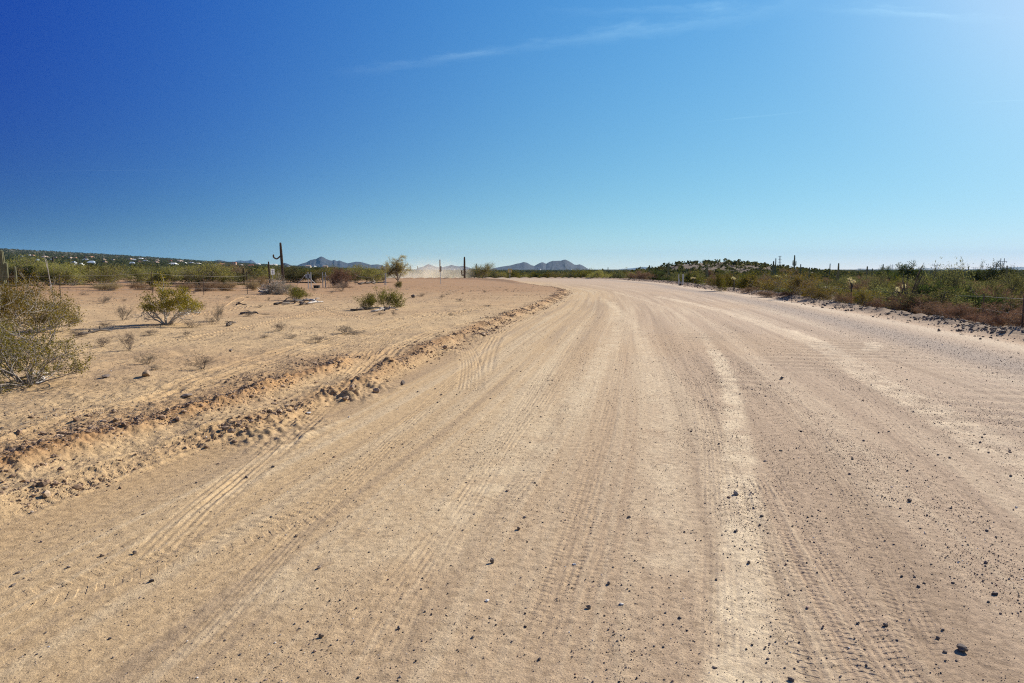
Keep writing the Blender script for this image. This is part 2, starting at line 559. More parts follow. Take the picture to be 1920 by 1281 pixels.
M_YEL = plain('faded_yellow_paint', (.62, .47, .16), 0.6, 0, .08, 5)
M_TAN = plain('tan_post_paint', (.55, .44, .27), 0.7, 0, .1, 6)

# ------------------------------------------------------------------ the land (one sheet, split where road and open ground meet)
def track_pts(pix):
    return np.array([G(*p)[:2] for p in pix])


# pale wheel paths worn along the road
PALE = [
    ([(1385, 1420), (1388, 1281), (1390, 1100), (1388, 900), (1374, 760), (1356, 690), (1335, 655)], .125, .12, 1.15),
    ([(1362, 700), (1340, 660), (1300, 612), (1235, 572), (1150, 547)], .10, .16, .55),
    ([(2060, 980), (1900, 862), (1750, 770), (1640, 712), (1540, 650), (1440, 612), (1330, 577), (1230, 556)], .26, .22, .8),
    ([(760, 1080), (860, 975), (960, 870), (1070, 752), (1130, 670), (1160, 610), (1148, 566)], .22, .35, .6),
    ([(1250, 1100), (1240, 900), (1232, 760), (1218, 680), (1180, 600), (1130, 560)], .16, .3, .55),
    ([(480, 1180), (640, 1040), (800, 900), (960, 750), (1050, 660), (1100, 600)], .20, .4, .35),
    ([(1700, 1000), (1600, 860), (1500, 760), (1420, 680), (1340, 610), (1260, 570)], .2, .35, .3),
    ([(1625, 640), (1640, 648), (1628, 660)], .17, .12, 1.2),
    ([(1480, 618), (1545, 645), (1552, 660)], .13, .12, 1.1),
]
# tyre prints pressed into the soil: path, half width, depth, ribs across, lug spacing
PRINTS = [
    ([(1412, 900), (1440, 1000), (1490, 1130), (1560, 1290), (1600, 1380)], .12, .0022, 6, .05),
    ([(1425, 890), (1480, 980), (1560, 1110), (1680, 1290), (1740, 1380)], .13, .0022, 7, .045),
    ([(760, 610), (690, 665), (640, 712), (596, 770), (530, 830), (440, 905), (350, 985), (250, 1090)], .16, .0032, 6, .0),
    ([(845, 620), (866, 645), (882, 680), (880, 735)], .19, .0032, 7, .0),
    ([(700, 655), (662, 690), (640, 700)], .28, .006, 7, .0),
    ([(-60, 1150), (60, 1128), (200, 1090), (330, 1045), (450, 1010), (560, 975), (700, 925)], .14, .0035, 1, .085),
    ([(960, 600), (930, 625), (905, 660)], .24, .004, 6, .0),
    ([(1010, 570), (960, 590), (860, 612), (770, 640), (690, 690)], .16, .010, 3, .0),
    ([(1015, 580), (985, 600), (960, 612), (925, 640), (905, 700)], .18, .004, 4, .0),
    ([(-40, 985), (130, 905), (300, 845), (430, 800), (540, 760), (620, 722)], .15, .009, 1, .10),
    ([(300, 600), (440, 580), (560, 568), (640, 590), (740, 598), (900, 580)], .16, .02, 1, .0),
    ([(430, 575), (470, 556), (560, 548), (620, 556)], .2, .02, 1, .0),
    ([(-20, 690), (180, 655), (330, 640), (480, 610), (640, 575)], .14, .016, 1, .0),
    ([(-20, 840), (200, 770), (400, 715), (560, 665), (760, 610), (930, 570)], .14, .010, 2, .0),
    ([(250, 760), (420, 690), (600, 640), (800, 585)], .14, .010, 2, .0),
    ([(1150, 940), (1110, 1050), (1060, 1180), (1000, 1290)], .10, .0012, 5, .05),
    ([(1000, 880), (930, 960), (880, 1040)], .10, .0014, 5, .05),
    ([(980, 560), (900, 660), (760, 800), (600, 960), (420, 1160), (300, 1290)], .09, .0016, 5, .0),
    ([(1080, 600), (1010, 720), (900, 900), (780, 1100), (690, 1290)], .10, .0014, 6, .0),
    ([(1180, 590), (1160, 700), (1120, 860), (1060, 1060), (990, 1290)], .10, .0014, 5, .05),
    ([(1260, 585), (1300, 680), (1330, 800), (1345, 1000), (1350, 1290)], .10, .0014, 6, .0),
    ([(1330, 590), (1440, 700), (1540, 840), (1640, 1020), (1760, 1290)], .10, .0015, 6, .05),
    ([(1420, 590), (1560, 690), (1700, 820), (1860, 1000)], .11, .0018, 5, .0),
    ([(1240, 565), (1450, 640), (1680, 740), (1930, 870)], .12, .0020, 5, .0),
    ([(1120, 560), (1060, 680), (960, 820), (830, 1000), (640, 1240)], .11, .0016, 5, .0),
    ([(560, 800), (470, 880), (380, 955), (330, 1010)], .05, .004, 2, .0),
]
SAND_TONGUES = [(640, 790, 1.2), (860, 700, 1.0)]


def make_land():
    fine = np.linspace(-44.5, 44.5, 1300)
    coarse = np.concatenate([np.linspace(44.5, 60, 32)[1:], np.linspace(60, 300, 80)[1:-1], np.linspace(300, 315.5, 32)[:-1]])
    ang = np.radians(np.concatenate([fine, coarse]))
    rad = [0.4, 0.8, 1.2, 1.6, 1.9, 2.15, 2.3]
    while rad[-1] < 17000:
        r = rad[-1]
        cap = 0.012 * r if r < 220 else (0.012 + 0.02 * min(1, (r - 220) / 500)) * r
        rad.append(r + min(r * r / 1127 * 0.62, cap))
    rad = np.array(rad)
    nr, na = len(rad), len(ang)
    R, Aa = np.meshgrid(rad, ang, indexing='ij')
    X, Y = R * np.sin(Aa), R * np.cos(Aa)
    dR = np.gradient(rad)[:, None] * np.ones((1, na))
    rs, rt, rhw = road_coords(X, Y)
    Z = ground_base(X, Y, (rs, rt, rhw))
    u, d = -rt - rhw, rt - rhw
    near = R < 75
    on = (u < 0) & (d < 0) & (R < 190)
    # ---- edges wander a little
    wob = np.zeros_like(X); wob[near] = 0.16 * fbm(rs[near] * .55, rt[near] * .2, 3, 11)
    uu, dd = u + wob, d + wob * 1.5

    def lod(lam):                       # how far a ripple of this wavelength can still be meshed
        return sstep(0.7, 2.2, lam / dR)

    def nz(lam, seed, octs=2, m=None):
        v = np.zeros_like(X)
        m = near if m is None else m
        k = m & (lam / dR > 0.7)
        if k.any(): v[k] = fbm(X[k] / lam, Y[k] / lam, octs, seed) * lod(lam)[k]
        return v

    n04, n10, n25, n60, n200 = nz(.045, 1), nz(.11, 2), nz(.27, 3, 3), nz(.7, 4), nz(2.2, 7, 3, R < 400)
    # ---- left bank: ridges, rubble
    sfade = 1 - sstep(9.0, 13.0, rs)                     # the twin ridge lies in the near stretch
    lump = 0.5 + 0.5 * np.clip(n60 * 1.6, -1, 1)
    ridge_in = np.exp(-((uu - .22) / .13) ** 2) * .040 * sstep(3.0, 6, rs) * (0.4 + lump)
    ridge_out = np.exp(-((uu - 1.02) / .14) ** 2) * .055 * (0.5 + lump)
    groove = -np.exp(-((uu - .60) / .22) ** 2) * .05
    rub = np.exp(-((uu - 1.45) / .45) ** 2)
    lb = (ridge_in + ridge_out + groove) * sfade
    bank = np.exp(-((uu - .30) / .24) ** 2) * sstep(8.5, 11, rs) * (1 - sstep(62, 75, rs))
    lb += bank * (.01 + .12 * np.clip(lump - .35, 0, 1)) * (1 - .5 * sstep(30, 45, rs))
    rough = np.clip(bank * 1.2 + sfade * (np.exp(-((uu - .22) / .16) ** 2) * sstep(3, 6, rs) + np.exp(-((uu - 1.05) / .2) ** 2) + .6 * rub), 0, 1.3)
    lb += rough * (.026 * np.abs(n25) + .022 * n10 + .012 * n04)
    # heaps of clods pushed up here and there
    heap = np.zeros_like(X)
    for (hx, hy, hr, hh_) in ((655, 748, .30, .15), (700, 728, .28, .11), (490, 822, .42, .10), (560, 797, .30, .06), (838, 662, .36, .12), (902, 634, .45, .14), (985, 596, .5, .10), (735, 690, .25, .07)):
        c_ = G(hx, hy)
        e_ = np.exp(-((X - c_.x) ** 2 + (Y - c_.y) ** 2) / (hr * hr))
        heap += e_ * hh_ * (.5 + .8 * np.abs(n25) + .4 * n10)
        rough = np.clip(rough + e_ * .8, 0, 1.3)
    # far left bank of the curve
    lb += np.exp(-((u - .7) / .7) ** 2) * .22 * sstep(66, 78, rs) * (R < 170)
    # ---- right berm
    rbump = np.exp(-((dd - .75) / .42) ** 2)
    rb = rbump * (.15 + .12 * n60 + .14 * np.abs(n25) + .06 * n10) * (R < 190)
    far_b = np.exp(-((d - .9) / .8) ** 2) * .10 * (R > 40) * (R < 190)
    # ---- road surface: streaks and washboard
    st_n = np.zeros_like(X); st_n[near] = fbm(rt[near] * 1.5, rs[near] * .05, 4, 21, .6)
    st2 = np.zeros_like(X); st2[near] = fbm(rt[near] * 6.5 + .3 * np.sin(rs[near] * .21), rs[near] * .045, 3, 23, .65)
    wave = np.zeros_like(X)
    wm = near & on & (rs > 5.5) & (rs < 22) & (rt > -1.7) & (rt < 4.2)
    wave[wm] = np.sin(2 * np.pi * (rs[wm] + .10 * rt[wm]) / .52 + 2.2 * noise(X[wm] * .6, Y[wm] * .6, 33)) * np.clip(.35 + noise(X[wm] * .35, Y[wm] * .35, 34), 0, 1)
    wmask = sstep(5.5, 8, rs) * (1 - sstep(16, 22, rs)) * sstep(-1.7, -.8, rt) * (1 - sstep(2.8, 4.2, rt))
    road_micro = .006 * st_n + .0035 * st2 + .013 * wave * wmask + .0024 * n04 + .0022 * n10 + .002 * n25
    open_micro = .007 * n04 + .012 * n10 + .022 * n25 + .03 * n60 + .05 * n200
    edge = np.clip(sstep(-.1, .5, u) + sstep(-.1, .5, d), 0, 1)
    Z += lb * sstep(-.45, -.1, uu) + heap + rb + far_b + road_micro * (1 - edge) * near + open_micro * edge
    # ---- prints
    pr = np.zeros_like(X); prm = np.zeros_like(X)
    for pix, hw, dep, ribs, lug in PRINTS:
        pts = _resample(track_pts(pix), 60)
        lo, hi = pts.min(0) - 1, pts.max(0) + 1
        k = (X > lo[0]) & (X < hi[0]) & (Y > lo[1]) & (Y < hi[1])
        if not k.any(): continue
        s, t = line_coords(X[k], Y[k], pts)
        L = np.hypot(*np.diff(pts, axis=0).T).sum()
        m = (1 - sstep(hw * .85, hw * 1.15, np.abs(t))) * sstep(0, .4, s) * (1 - sstep(L - .4, L, s))
        m *= np.clip(.65 + .7 * noise(X[k] * 1.3, Y[k] * 1.3, 71), .12, 1)
        g = -.7 * m
        if ribs > 1: g += m * .75 * np.cos(np.pi * (t / hw + 1) * ribs)
        if lug: g += m * .7 * np.sign(np.sin(2 * np.pi * (s + .35 * np.abs(t)) / lug)) * (np.abs(t) > hw * .3)
        g += .8 * np.exp(-((np.abs(t) - hw * 1.2) / (hw * .18)) ** 2) * sstep(0, .4, s) * (1 - sstep(L - .4, L, s))
        pr[k] += g * dep
        prm[k] = np.maximum(prm[k], m)
    Z += pr
    # flatten rubble where wheels crossed it
    Z = np.where(near, Z - rough * prm * .03, Z)

    # ---- colour of the soil
    def C(r_, g_, b_): return np.array([r_, g_, b_], np.float32)
    col = np.zeros(X.shape + (3,), np.float32)
    def lay(c, m):
        nonlocal col
        m = np.clip(m, 0, 1)[..., None].astype(np.float32)
        col = col * (1 - m) + c * m
    big = fbm(X / 9, Y / 9, 4, 51)
    mid = fbm(X / 1.7, Y / 1.7, 4, 52)
    col[...] = C(.51, .38, .25)                                   # bench soil
    lay(C(.44, .305, .195), sstep(-.1, .5, big) * .8)
    lay(C(.33, .20, .12), sstep(20, 55, R) * .85)
    lay(C(.52, .40, .27), sstep(.1, .5, mid) * .5 * (1 - sstep(30, 60, R)))
    lay(C(.34, .25, .18), sstep(.1, .45, -mid) * .45)
    right = sstep(1.0, 3.0, d)
    lay(C(.33, .275, .225), right * .9)
    lay(C(.24, .20, .16), right * sstep(.0, .5, mid) * .6)
    lay(C(.40, .33, .26), right * sstep(.1, .5, big) * .5)
    lay(C(.22, .165, .115), sstep(120, 220, R) * .9)
    hb = hill_blobs(X, Y)
    lay(C(.115, .088, .072), sstep(1.0, 3.0, hb))
    lay(C(.10, .075, .065), sstep(1.0, 3.0, hb) * sstep(-.1, .3, fbm(X / 5, Y / 5, 3, 57)) * .7)
    lay(C(.135, .102, .083), sstep(3.7, 4.4, hb) * .8)
    lay(C(.12, .11, .065), sstep(240, 700, R) * .9)
    # bank and berms
    lay(C(.345, .21, .118), rough * .85)
    lay(C(.46, .285, .155), np.exp(-((uu - .92) / .10) ** 2) * sfade * .75 * (R < 40) * sstep(-.1, .35, n60))
    lay(C(.27, .205, .15), np.clip(rbump * 1.2, 0, 1) * .9 * (R < 190))
    # road
    onr = (1 - edge) * (R < 190)
    road = np.zeros_like(col); road[...] = C(.435, .335, .25)
    def rlay(c, m):
        nonlocal road
        m = np.clip(m, 0, 1)[..., None].astype(np.float32)
        road = road * (1 - m) + c * m
    lat = (rt / np.maximum(rhw, .1))
    rlay(C(.49, .365, .24), 1 - sstep(-.85, -.2, lat))              # sandier on the inside
    rlay(C(.53, .43, .32), sstep(.02, .42, st_n) * .8)
    rlay(C(.35, .265, .195), sstep(.02, .4, -st_n) * .85)
    rlay(C(.52, .42, .315), sstep(.05, .45, st2) * .6)
    rlay(C(.34, .26, .195), sstep(.05, .45, -st2) * .6)
    rlay(C(.46, .335, .22), sstep(.05, .5, big) * .4)
    rlay(C(.40, .31, .23), sstep(.1, .5, mid) * .35)
    rlay(C(.30, .25, .215), np.exp(-((d + 2.1 - .5 * wob) / .75) ** 2) * .75 * sstep(6, 12, R))     # gravel windrow
    rlay(C(.54, .44, .33), np.exp(-((d + .55 + wob) / .45) ** 2) * .8)
    rlay(C(.42, .29, .19), np.exp(-((d + .05 + wob) / .22) ** 2) * .5)
    rlay(C(.40, .275, .165), np.exp(-((u + .0) / .35) ** 2) * .5)
    road = road * 1.05
    road[..., 1] *= 1 + .025 * sstep(-.3, .7, lat); road[..., 2] *= 1 + .05 * sstep(-.3, .7, lat)
    for pix, hw, soft, amt in PALE:
        pts = _resample(track_pts(pix), 80)
        k = near & on
        s, t = line_coords(X[k], Y[k], pts)
        L = np.hypot(*np.diff(pts, axis=0).T).sum()
        t = t + .05 * fbm(X[k] * 2.6, Y[k] * 2.6, 3, 61)
        m = (1 - sstep(hw - soft * .5, hw + soft * .5, np.abs(t))) * sstep(0, .3, s) * (1 - sstep(L - .3, L, s))
        m = m * np.clip(.60 + 1.0 * fbm(X[k] * 3, Y[k] * 3, 4, 62), 0, 1) * amt
        mm = np.zeros_like(X); mm[k] = m
        rlay(C(.68, .57, .43), mm * 1.15)
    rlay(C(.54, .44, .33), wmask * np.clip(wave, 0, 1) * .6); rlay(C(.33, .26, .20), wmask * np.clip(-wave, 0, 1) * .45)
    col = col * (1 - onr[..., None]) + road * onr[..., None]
    lay(C(.46, .325, .20), prm * .45 * (1 - onr))
    col = col * np.array([1.05, .985, .82], np.float32)
    col[..., 2] *= 1 + .07 * (sstep(-1, .6, lat) * (np.abs(lat) < 1.2)).astype(np.float32)
    col[..., 2] *= (1 - .03 * (1 - sstep(-.75, -.2, lat)) * (R < 60)).astype(np.float32)
    # ---- faces
    i = np.arange(nr - 1)[:, None]; j = np.arange(na)[None, :]
    j2 = (j + 1) % na
    quads = np.stack([i * na + j + 0 * j2, (i + 1) * na + j + 0 * j2, (i + 1) * na + j2, i * na + j2], -1).reshape(-1, 4)
    V = np.stack([X, Y, Z], -1).reshape(-1, 3)
    colf = col.reshape(-1, 3)
    fon = on.reshape(-1)[quads].sum(1) >= 2

    def part(name, fm, mat, cap):
        q = quads[fm]
        used = np.zeros(len(V), bool); used[q.ravel()] = True
        idx = np.cumsum(used) - 1
        vv, cc = V[used], colf[used]
        me = np_mesh(name, vv, idx[q])
        at = me.attributes.new('soil', 'FLOAT_COLOR', 'POINT')
        at.data.foreach_set('color', np.concatenate([cc, np.ones((len(cc), 1), np.float32)], 1).astype(np.float32).ravel())
        return tag(link(name, me, mat), kind='structure')
    part('dirt_road', fon, M_ROAD, True)
    part('ground', ~fon, M_EARTH, False)
    # interpolator for resting small things on the finished surface
    def surf(x, y):
        r, a = np.hypot(x, y), np.degrees(np.arctan2(x, y))
        fi = np.interp(r, rad, np.arange(nr)); fj = np.interp(a, fine, np.arange(len(fine)))
        i0 = np.clip(fi.astype(int), 0, nr - 2); j0 = np.clip(fj.astype(int), 0, len(fine) - 2)
        a_, b_ = fi - i0, fj - j0
        return (Z[i0, j0] * (1 - a_) * (1 - b_) + Z[i0 + 1, j0] * a_ * (1 - b_) + Z[i0, j0 + 1] * (1 - a_) * b_ + Z[i0 + 1, j0 + 1] * a_ * b_)
    return surf


surf = make_land()


def surf1(x, y):
    return float(surf(np.array([x]), np.array([y]))[0])


# ------------------------------------------------------------------ mountains
M_MOUNT = plain('mountain_scrub', (.017, .021, .027), 0.95, 0, .22, .004)


def mountain(name, prof, D, depth, seed, base=-30.0):
    a = [math.atan2(pray(px, 500).x, pray(px, 500).y) for px, _ in prof]
    hgt = [top_z(px, py, D) for px, py in prof]
    n, m = 260, 48
    az = np.linspace(a[0], a[-1], n)
    hp = np.interp(az, a, hgt)
    v = np.linspace(-1, 1, m)
    AZ, Vv = np.meshgrid(az, v, indexing='ij')
    HP = hp[:, None] * np.ones((1, m))
    wgt = np.clip(1 - np.abs(Vv) ** 1.15, 0, 1)
    span = (a[-1] - a[0]) * D
    crag = fbm(AZ * D / (span * .035), Vv * 5, 4, seed)
    crag2 = 1 - np.abs(fbm(AZ * D / (span * .09), Vv * 2.2, 3, seed + 5))
    z = base + (HP - base) * wgt * (1 - (1 - wgt) * .55 * crag2) + (HP - base) * .10 * crag * (wgt * (1 - wgt) * 2.2 + .15 * (wgt > .9))
    Y0 = D + Vv * depth
    Xx = np.tan(AZ) * Y0
    V = np.stack([Xx, Y0, z], -1).reshape(-1, 3)
    i = np.arange(n - 1)[:, None]; j = np.arange(m - 1)[None, :]
    q = np.stack([i * m + j, (i + 1) * m + j, (i + 1) * m + j + 1, i * m + j + 1], -1).reshape(-1, 4)
    return tag(link(name, np_mesh(name, V, q), M_MOUNT), kind='structure')


mountain('mountain', [(540, 506), (552, 500), (566, 494), (575, 491.5), (582, 487.5), (588, 486), (594, 485), (599, 482), (603, 480.5), (607, 482), (612, 485.5), (618, 487.5), (623, 488.5), (627, 487), (632, 489.5), (637, 488), (644, 491), (652, 493.5), (660, 492), (668, 490.5), (676, 491), (684, 493), (695, 496.5), (708, 495.5), (722, 499), (740, 506)], 6800, 900, 3)
mountain('mountain', [(776, 507), (785, 502), (795, 499.5), (800, 496.5), (804, 495), (809, 497), (815, 499.5), (824, 501.5), (834, 500), (841, 498.5), (847, 496.5), (853, 498.5), (860, 499.5), (868, 498.5), (876, 500.5), (888, 505), (900, 508)], 8200, 700, 13)
mountain('mountain', [(905, 508), (922, 503.5), (940, 500), (957, 497.5), (968, 494.5), (976, 493), (982, 491), (988, 492.5), (996, 497), (1002, 498.5), (1008, 495), (1014, 492), (1018, 491.5), (1024, 494.5), (1030, 491), (1036, 489), (1044, 488.7), (1052, 488.7), (1056, 487), (1060, 486.6), (1064, 488), (1070, 491.5), (1077, 496), (1082, 496.5), (1087, 495.5), (1093, 498), (1101, 503), (1110, 508)], 6600, 800, 23)
mountain('mountain', [(380, 500), (395, 491), (403, 488.5), (410, 487), (418, 488.5), (428, 490.5), (438, 490.3), (446, 494), (452, 500)], 5200, 350, 33)
mountain('mountain', [(515, 504), (527, 495.5), (534, 492.5), (541, 495), (550, 500), (556, 506)], 5600, 300, 38)
mountain('mountain', [(430, 500), (440, 490.5), (446, 488.5), (452, 488), (458, 489), (464, 488.7), (468, 488), (471, 486.5), (474, 488.5), (478, 491), (486, 500)], 12500, 1100, 43)
mountain('mountain', [(1140, 508), (1165, 504.5), (1185, 503), (1205, 500.5), (1222, 501.5), (1240, 503.5), (1262, 508)], 16800, 1200, 53)
mountain('mountain', [(1575, 509), (1600, 505.5), (1618, 503.8), (1640, 505), (1668, 504), (1700, 505), (1725, 503.6), (1740, 503), (1752, 503.6), (1768, 504.5), (1778, 503.5), (1788, 502.2), (1796, 503), (1804, 505), (1830, 504.2), (1860, 503.2), (1890, 501.5), (1912, 500.7), (1935, 500.5), (1980, 502), (2040, 508)], 14000, 1300, 63)

# ------------------------------------------------------------------ loose stones and clods
def ico(sub):
    bm = bmesh.new()
    bmesh.ops.create_icosphere(bm, subdivisions=sub, radius=1.0)
    V = np.array([v.co[:] for v in bm.verts]); Fc = np.array([[v.index for v in f.verts] for f in bm.faces])
    bm.free()
    return V, Fc


ICO1, ICO2 = ico(1), ico(3)
OCTA = (np.array([[1, 0, 0], [-1, 0, 0], [0, 1, 0], [0, -1, 0], [0, 0, 1], [0, 0, -1.]]), np.array([[0, 2, 4], [2, 1, 4], [1, 3, 4], [3, 0, 4], [2, 0, 5], [1, 2, 5], [3, 1, 5], [0, 3, 5]]))


def stones(P, size, rng, base=None, flat=(.45, .85), sink=.25):
    """many stones as one vertex/face array"""
    bv, bf = base or ICO1
    n, k = len(P), len(bv)
    V = bv[None] * (1 + rng.uniform(-.28, .28, (n, k, 1)))
    sc = np.stack([rng.uniform(.75, 1.35, n), rng.uniform(.65, 1.1, n), rng.uniform(flat[0], flat[1], n)], 1)
    V = V * (sc * size[:, None])[:, None, :]
    tx = rng.uniform(-.5, .5, n); c, s = np.cos(tx)[:, None], np.sin(tx)[:, None]
    y, z = V[..., 1] * c - V[..., 2] * s, V[..., 1] * s + V[..., 2] * c
    V = np.stack([V[..., 0], y, z], -1)
    th = rng.uniform(0, 2 * np.pi, n); c, s = np.cos(th)[:, None], np.sin(th)[:, None]
    x, y = V[..., 0] * c - V[..., 1] * s, V[..., 0] * s + V[..., 1] * c
    V = np.stack([x, y, V[..., 2]], -1)
    Q = P.copy(); Q[:, 2] += size * sc[:, 2] * (1 - 2 * sink)
    V = V + Q[:, None, :]
    return V.reshape(-1, 3), (bf[None] + (np.arange(n) * k)[:, None, None]).reshape(-1, 3)


def make_gravel():
    rng = np.random.default_rng(4)
    EXP, C0 = 3.05, 620 * .005 ** 3.05
    Ps, Ss = [], []
    r0 = 2.2
    while r0 < 60:
        r1 = r0 * 1.06
        amin = max(.0030, .33 * r0 / 683)
        area = math.radians(86) / 2 * (r1 * r1 - r0 * r0)
        n = rng.poisson(area * C0 * amin ** -EXP * 1.9)
        a = np.radians(rng.uniform(-43, 43, n)); r = np.sqrt(rng.uniform(r0 * r0, r1 * r1, n))
        sz = amin * rng.random(n) ** (-1 / EXP)
        Ps.append(np.stack([r * np.sin(a), r * np.cos(a)], 1)); Ss.append(np.minimum(sz, .024 * (.45 + .55 * (rng.random(n) < .25))))
        r0 = r1
    P, S = np.concatenate(Ps), np.concatenate(Ss)
    s, t, hw = road_coords(P[:, 0], P[:, 1])
    u, d = -t - hw, t - hw
    lat = t / hw
    dens = .25 + .75 * sstep(-.1, .45, fbm(t * 1.5 + 40, s * .06, 3, 91)) * (.5 + .5 * sstep(-.9, -.2, lat))
    dens *= .45 + .9 * sstep(-.25, .4, fbm(P[:, 0] * .9, P[:, 1] * .9, 3, 92))
    dens = np.where((u > 0), .55 + .5 * fbm(P[:, 0] * .8, P[:, 1] * .8, 3, 93), dens)
    dens += 1.2 * np.exp(-((d + 2.0) / .8) ** 2)
    dens += .9 * np.exp(-((u - 1.6) / .5) ** 2) * (s < 14)
    dens *= 1 - .75 * np.exp(-((d + .55) / .4) ** 2)
    dens *= 1 - .7 * np.exp(-((u + .45) / .5) ** 2)
    dens = np.where(d > 1.5, dens * .7, dens)
    keep = rng.random(len(P)) < np.clip(dens, 0, 1.6) / 1.6
    P, S = P[keep], S[keep]
    P3 = np.concatenate([P, surf(P[:, 0], P[:, 1])[:, None]], 1)
    big = S > 1.3 * np.hypot(P[:, 0], P[:, 1]) / 683
    V, Fc = stones(P3[big], S[big] * .56, rng, ICO1, (.5, .9), .27)
    V2, F2 = stones(P3[~big], S[~big] * .56, rng, OCTA, (.55, .95), .2)
    V, Fc = np.concatenate([V, V2]), np.concatenate([Fc, F2 + len(V)])
    print('gravel', big.sum(), (~big).sum())
    tag(link('gravel', np_mesh('gravel', V, Fc), M_GRAVEL), kind='stuff')
    # clods of soil along the bank and lumps of spoil along the right-hand berm
    def clods(name, mat, n, sel, smin, smax, exp=2.2):
        q = rng.integers(0, len(ROAD_C) - 1, n * 3)
        q = np.searchsorted(ROAD_S, np.minimum(sel['s0'] * (sel['s1'] / sel['s0']) ** rng.random(n * 3), ROAD_S[-2])) if sel.get('geo') else q
        q = np.clip(q, 0, len(ROAD_C) - 2)
        tan = ROAD_C[q + 1] - ROAD_C[q]
        f = rng.random(len(q))[:, None]
        c = ROAD_C[q] + tan * f
        nrm = np.stack([tan[:, 1], -tan[:, 0]], 1) / np.hypot(tan[:, 0], tan[:, 1])[:, None]
        off = sel['side'] * (ROAD_HW[q] + sel['off'](rng, len(q), ROAD_S[q]))
        P = c + nrm * off[:, None]
        ss = ROAD_S[q]
        nzv = fbm(P[:, 0] * 1.1, P[:, 1] * 1.1, 3, 95)
        k = (rng.random(len(q)) < np.clip(.30 + 1.6 * nzv, .02, 1)) & (P[:, 1] > 1.5) & (np.abs(np.arctan2(P[:, 0], P[:, 1])) < .75)
        P = P[k][:n]
        size = np.minimum(smin * rng.random(len(P)) ** (-1 / exp) * (1 + ss[k][:len(P)] / 40), smax)
        P3 = np.concatenate([P, surf(P[:, 0], P[:, 1])[:, None]], 1)
        V, Fc = stones(P3, size, rng, ICO1, (.5, .95), .3)
        tag(link(name, np_mesh(name, V, Fc), mat), kind='stuff')
    def off_left(rng, n, s):
        a = rng.random(n)
        near_ = np.where(a < .38, rng.normal(.22, .12, n), np.where(a < .75, rng.normal(1.12, .2, n), rng.normal(1.6, .4, n)))
        return np.where(s < 10.5, near_, rng.normal(.28, .26, n))
    clods('soil_clods', M_CLOD, 13000, dict(s0=3.0, s1=70, geo=1, side=-1, off=off_left), .0048, .034, 2.6)
    clods('spoil_lumps', M_CLODG, 5000, dict(s0=7.0, s1=95, geo=1, side=1, off=lambda r, n, s: r.normal(.72, .42, n))
          , .010, .055, 2.4)


make_gravel()


def rock(px, py, wpx, mat, label, seed, squash=.75, cat='rock', name='rock', group=None):
    p = G(px, py)
    D = p.y
    rng = np.random.default_rng(seed)
    size = wpx / F * D / 2 * 1.02
    bv, bf = ICO2
    V = bv * (1 + .5 * np.stack([fbm(bv[:, 0] * 1.3 + seed, bv[:, 1] * 1.3 + bv[:, 2], 3, seed)] * 3, 1))
    # knock a few flat faces off it
    for _ in range(6):
        nrm = rng.normal(size=3); nrm /= np.linalg.norm(nrm)
        dd = V @ nrm - rng.uniform(.55, .8)
        V = V - np.clip(dd, 0, None)[:, None] * nrm
    V = V * np.array([1.05, .85, squash]) * size
    V[:, 2] -= V[:, 2].min() * .75
    me = np_mesh(name, V, bf)
    o = link(name, me, mat, None, (p.x, p.y, surf1(p.x, p.y)))
    o.rotation_euler = (0, 0, rng.uniform(0, 6))
    return tag(o, label, cat, group)


RG = 'loose stones on the road and bench'
rock(1803, 1222, 19, M_ROCK, 'large black rock in the right foreground, biggest stone on the road', 1, .8, group=RG)
rock(1757, 1205, 9, M_ROCK, 'small black stone just left of the largest foreground rock', 2, .8, group=RG)
rock(1771, 1232, 8, M_ROCK, 'small dark stone just below the largest foreground rock', 3, .8, group=RG)
rock(1706, 942, 9, M_ROCK, 'dark reddish stone lying alone on the right half of the road', 4, .8, group=RG)
rock(923, 1063, 11, M_ROCK, 'black stone in the middle of the road beside a pale chip', 5, .9, group=RG)
rock(914, 1130, 10, M_ROCKP, 'flat cream white stone chip in the middle of the road', 6, .35, group=RG)
rock(1103, 1151, 10, M_ROCK, 'dark brown stone near the pale wheel path, centre foreground', 7, .8, group=RG)
rock(1165, 1137, 9, M_ROCKP, 'flat pale grey stone right of the dark brown centre stone', 8, .35, group=RG)
rock(1077, 1063, 8, M_ROCKP, 'flat bluish white stone in the centre of the road', 9, .4, group=RG)
rock(603, 1198, 9, M_ROCKB, 'upright stone with white top in the left foreground', 10, 1.0, group=RG)
rock(748, 1181, 8, M_ROCK, 'dark angular stone at the bottom of the road, left of centre', 11, .7, group=RG)
rock(253, 1041, 8, M_ROCK, 'pointed dark stone standing on the smooth sand at left', 12, 1.0, group=RG)
rock(192, 1046, 8, M_ROCKB, 'small brown stone left of the pointed dark stone', 13, .7, group=RG)
rock(33, 1076, 10, M_ROCK, 'flat dark stone at the left edge of the road', 14, .5, group=RG)
rock(25, 1099, 11, M_ROCK, 'second flat dark stone at the left edge, nearer the viewer', 15, .5, group=RG)
rock(463, 898, 8, M_ROCK, 'dark stone on the tyre print below the left bank', 16, .8, group=RG)
rock(512, 880, 7, M_ROCK, 'little dark stone just above the stone on the tyre print', 17, .7, group=RG)
rock(556, 1007, 8, M_ROCKB, 'brown stone left of the road centre with a pale top', 18, .8, group=RG)
rock(275, 710, 19, M_ROCKB, 'round brown boulder sitting alone on the left bench', 19, .75, group=RG)
rock(200, 712, 17, M_ROCK, 'low dark stone on the bench left of the round boulder', 20, .4, group=RG)
rock(755, 723, 11, M_ROCK, 'pyramid shaped dark stone at the foot of the bank', 21, 1.05, group=RG)
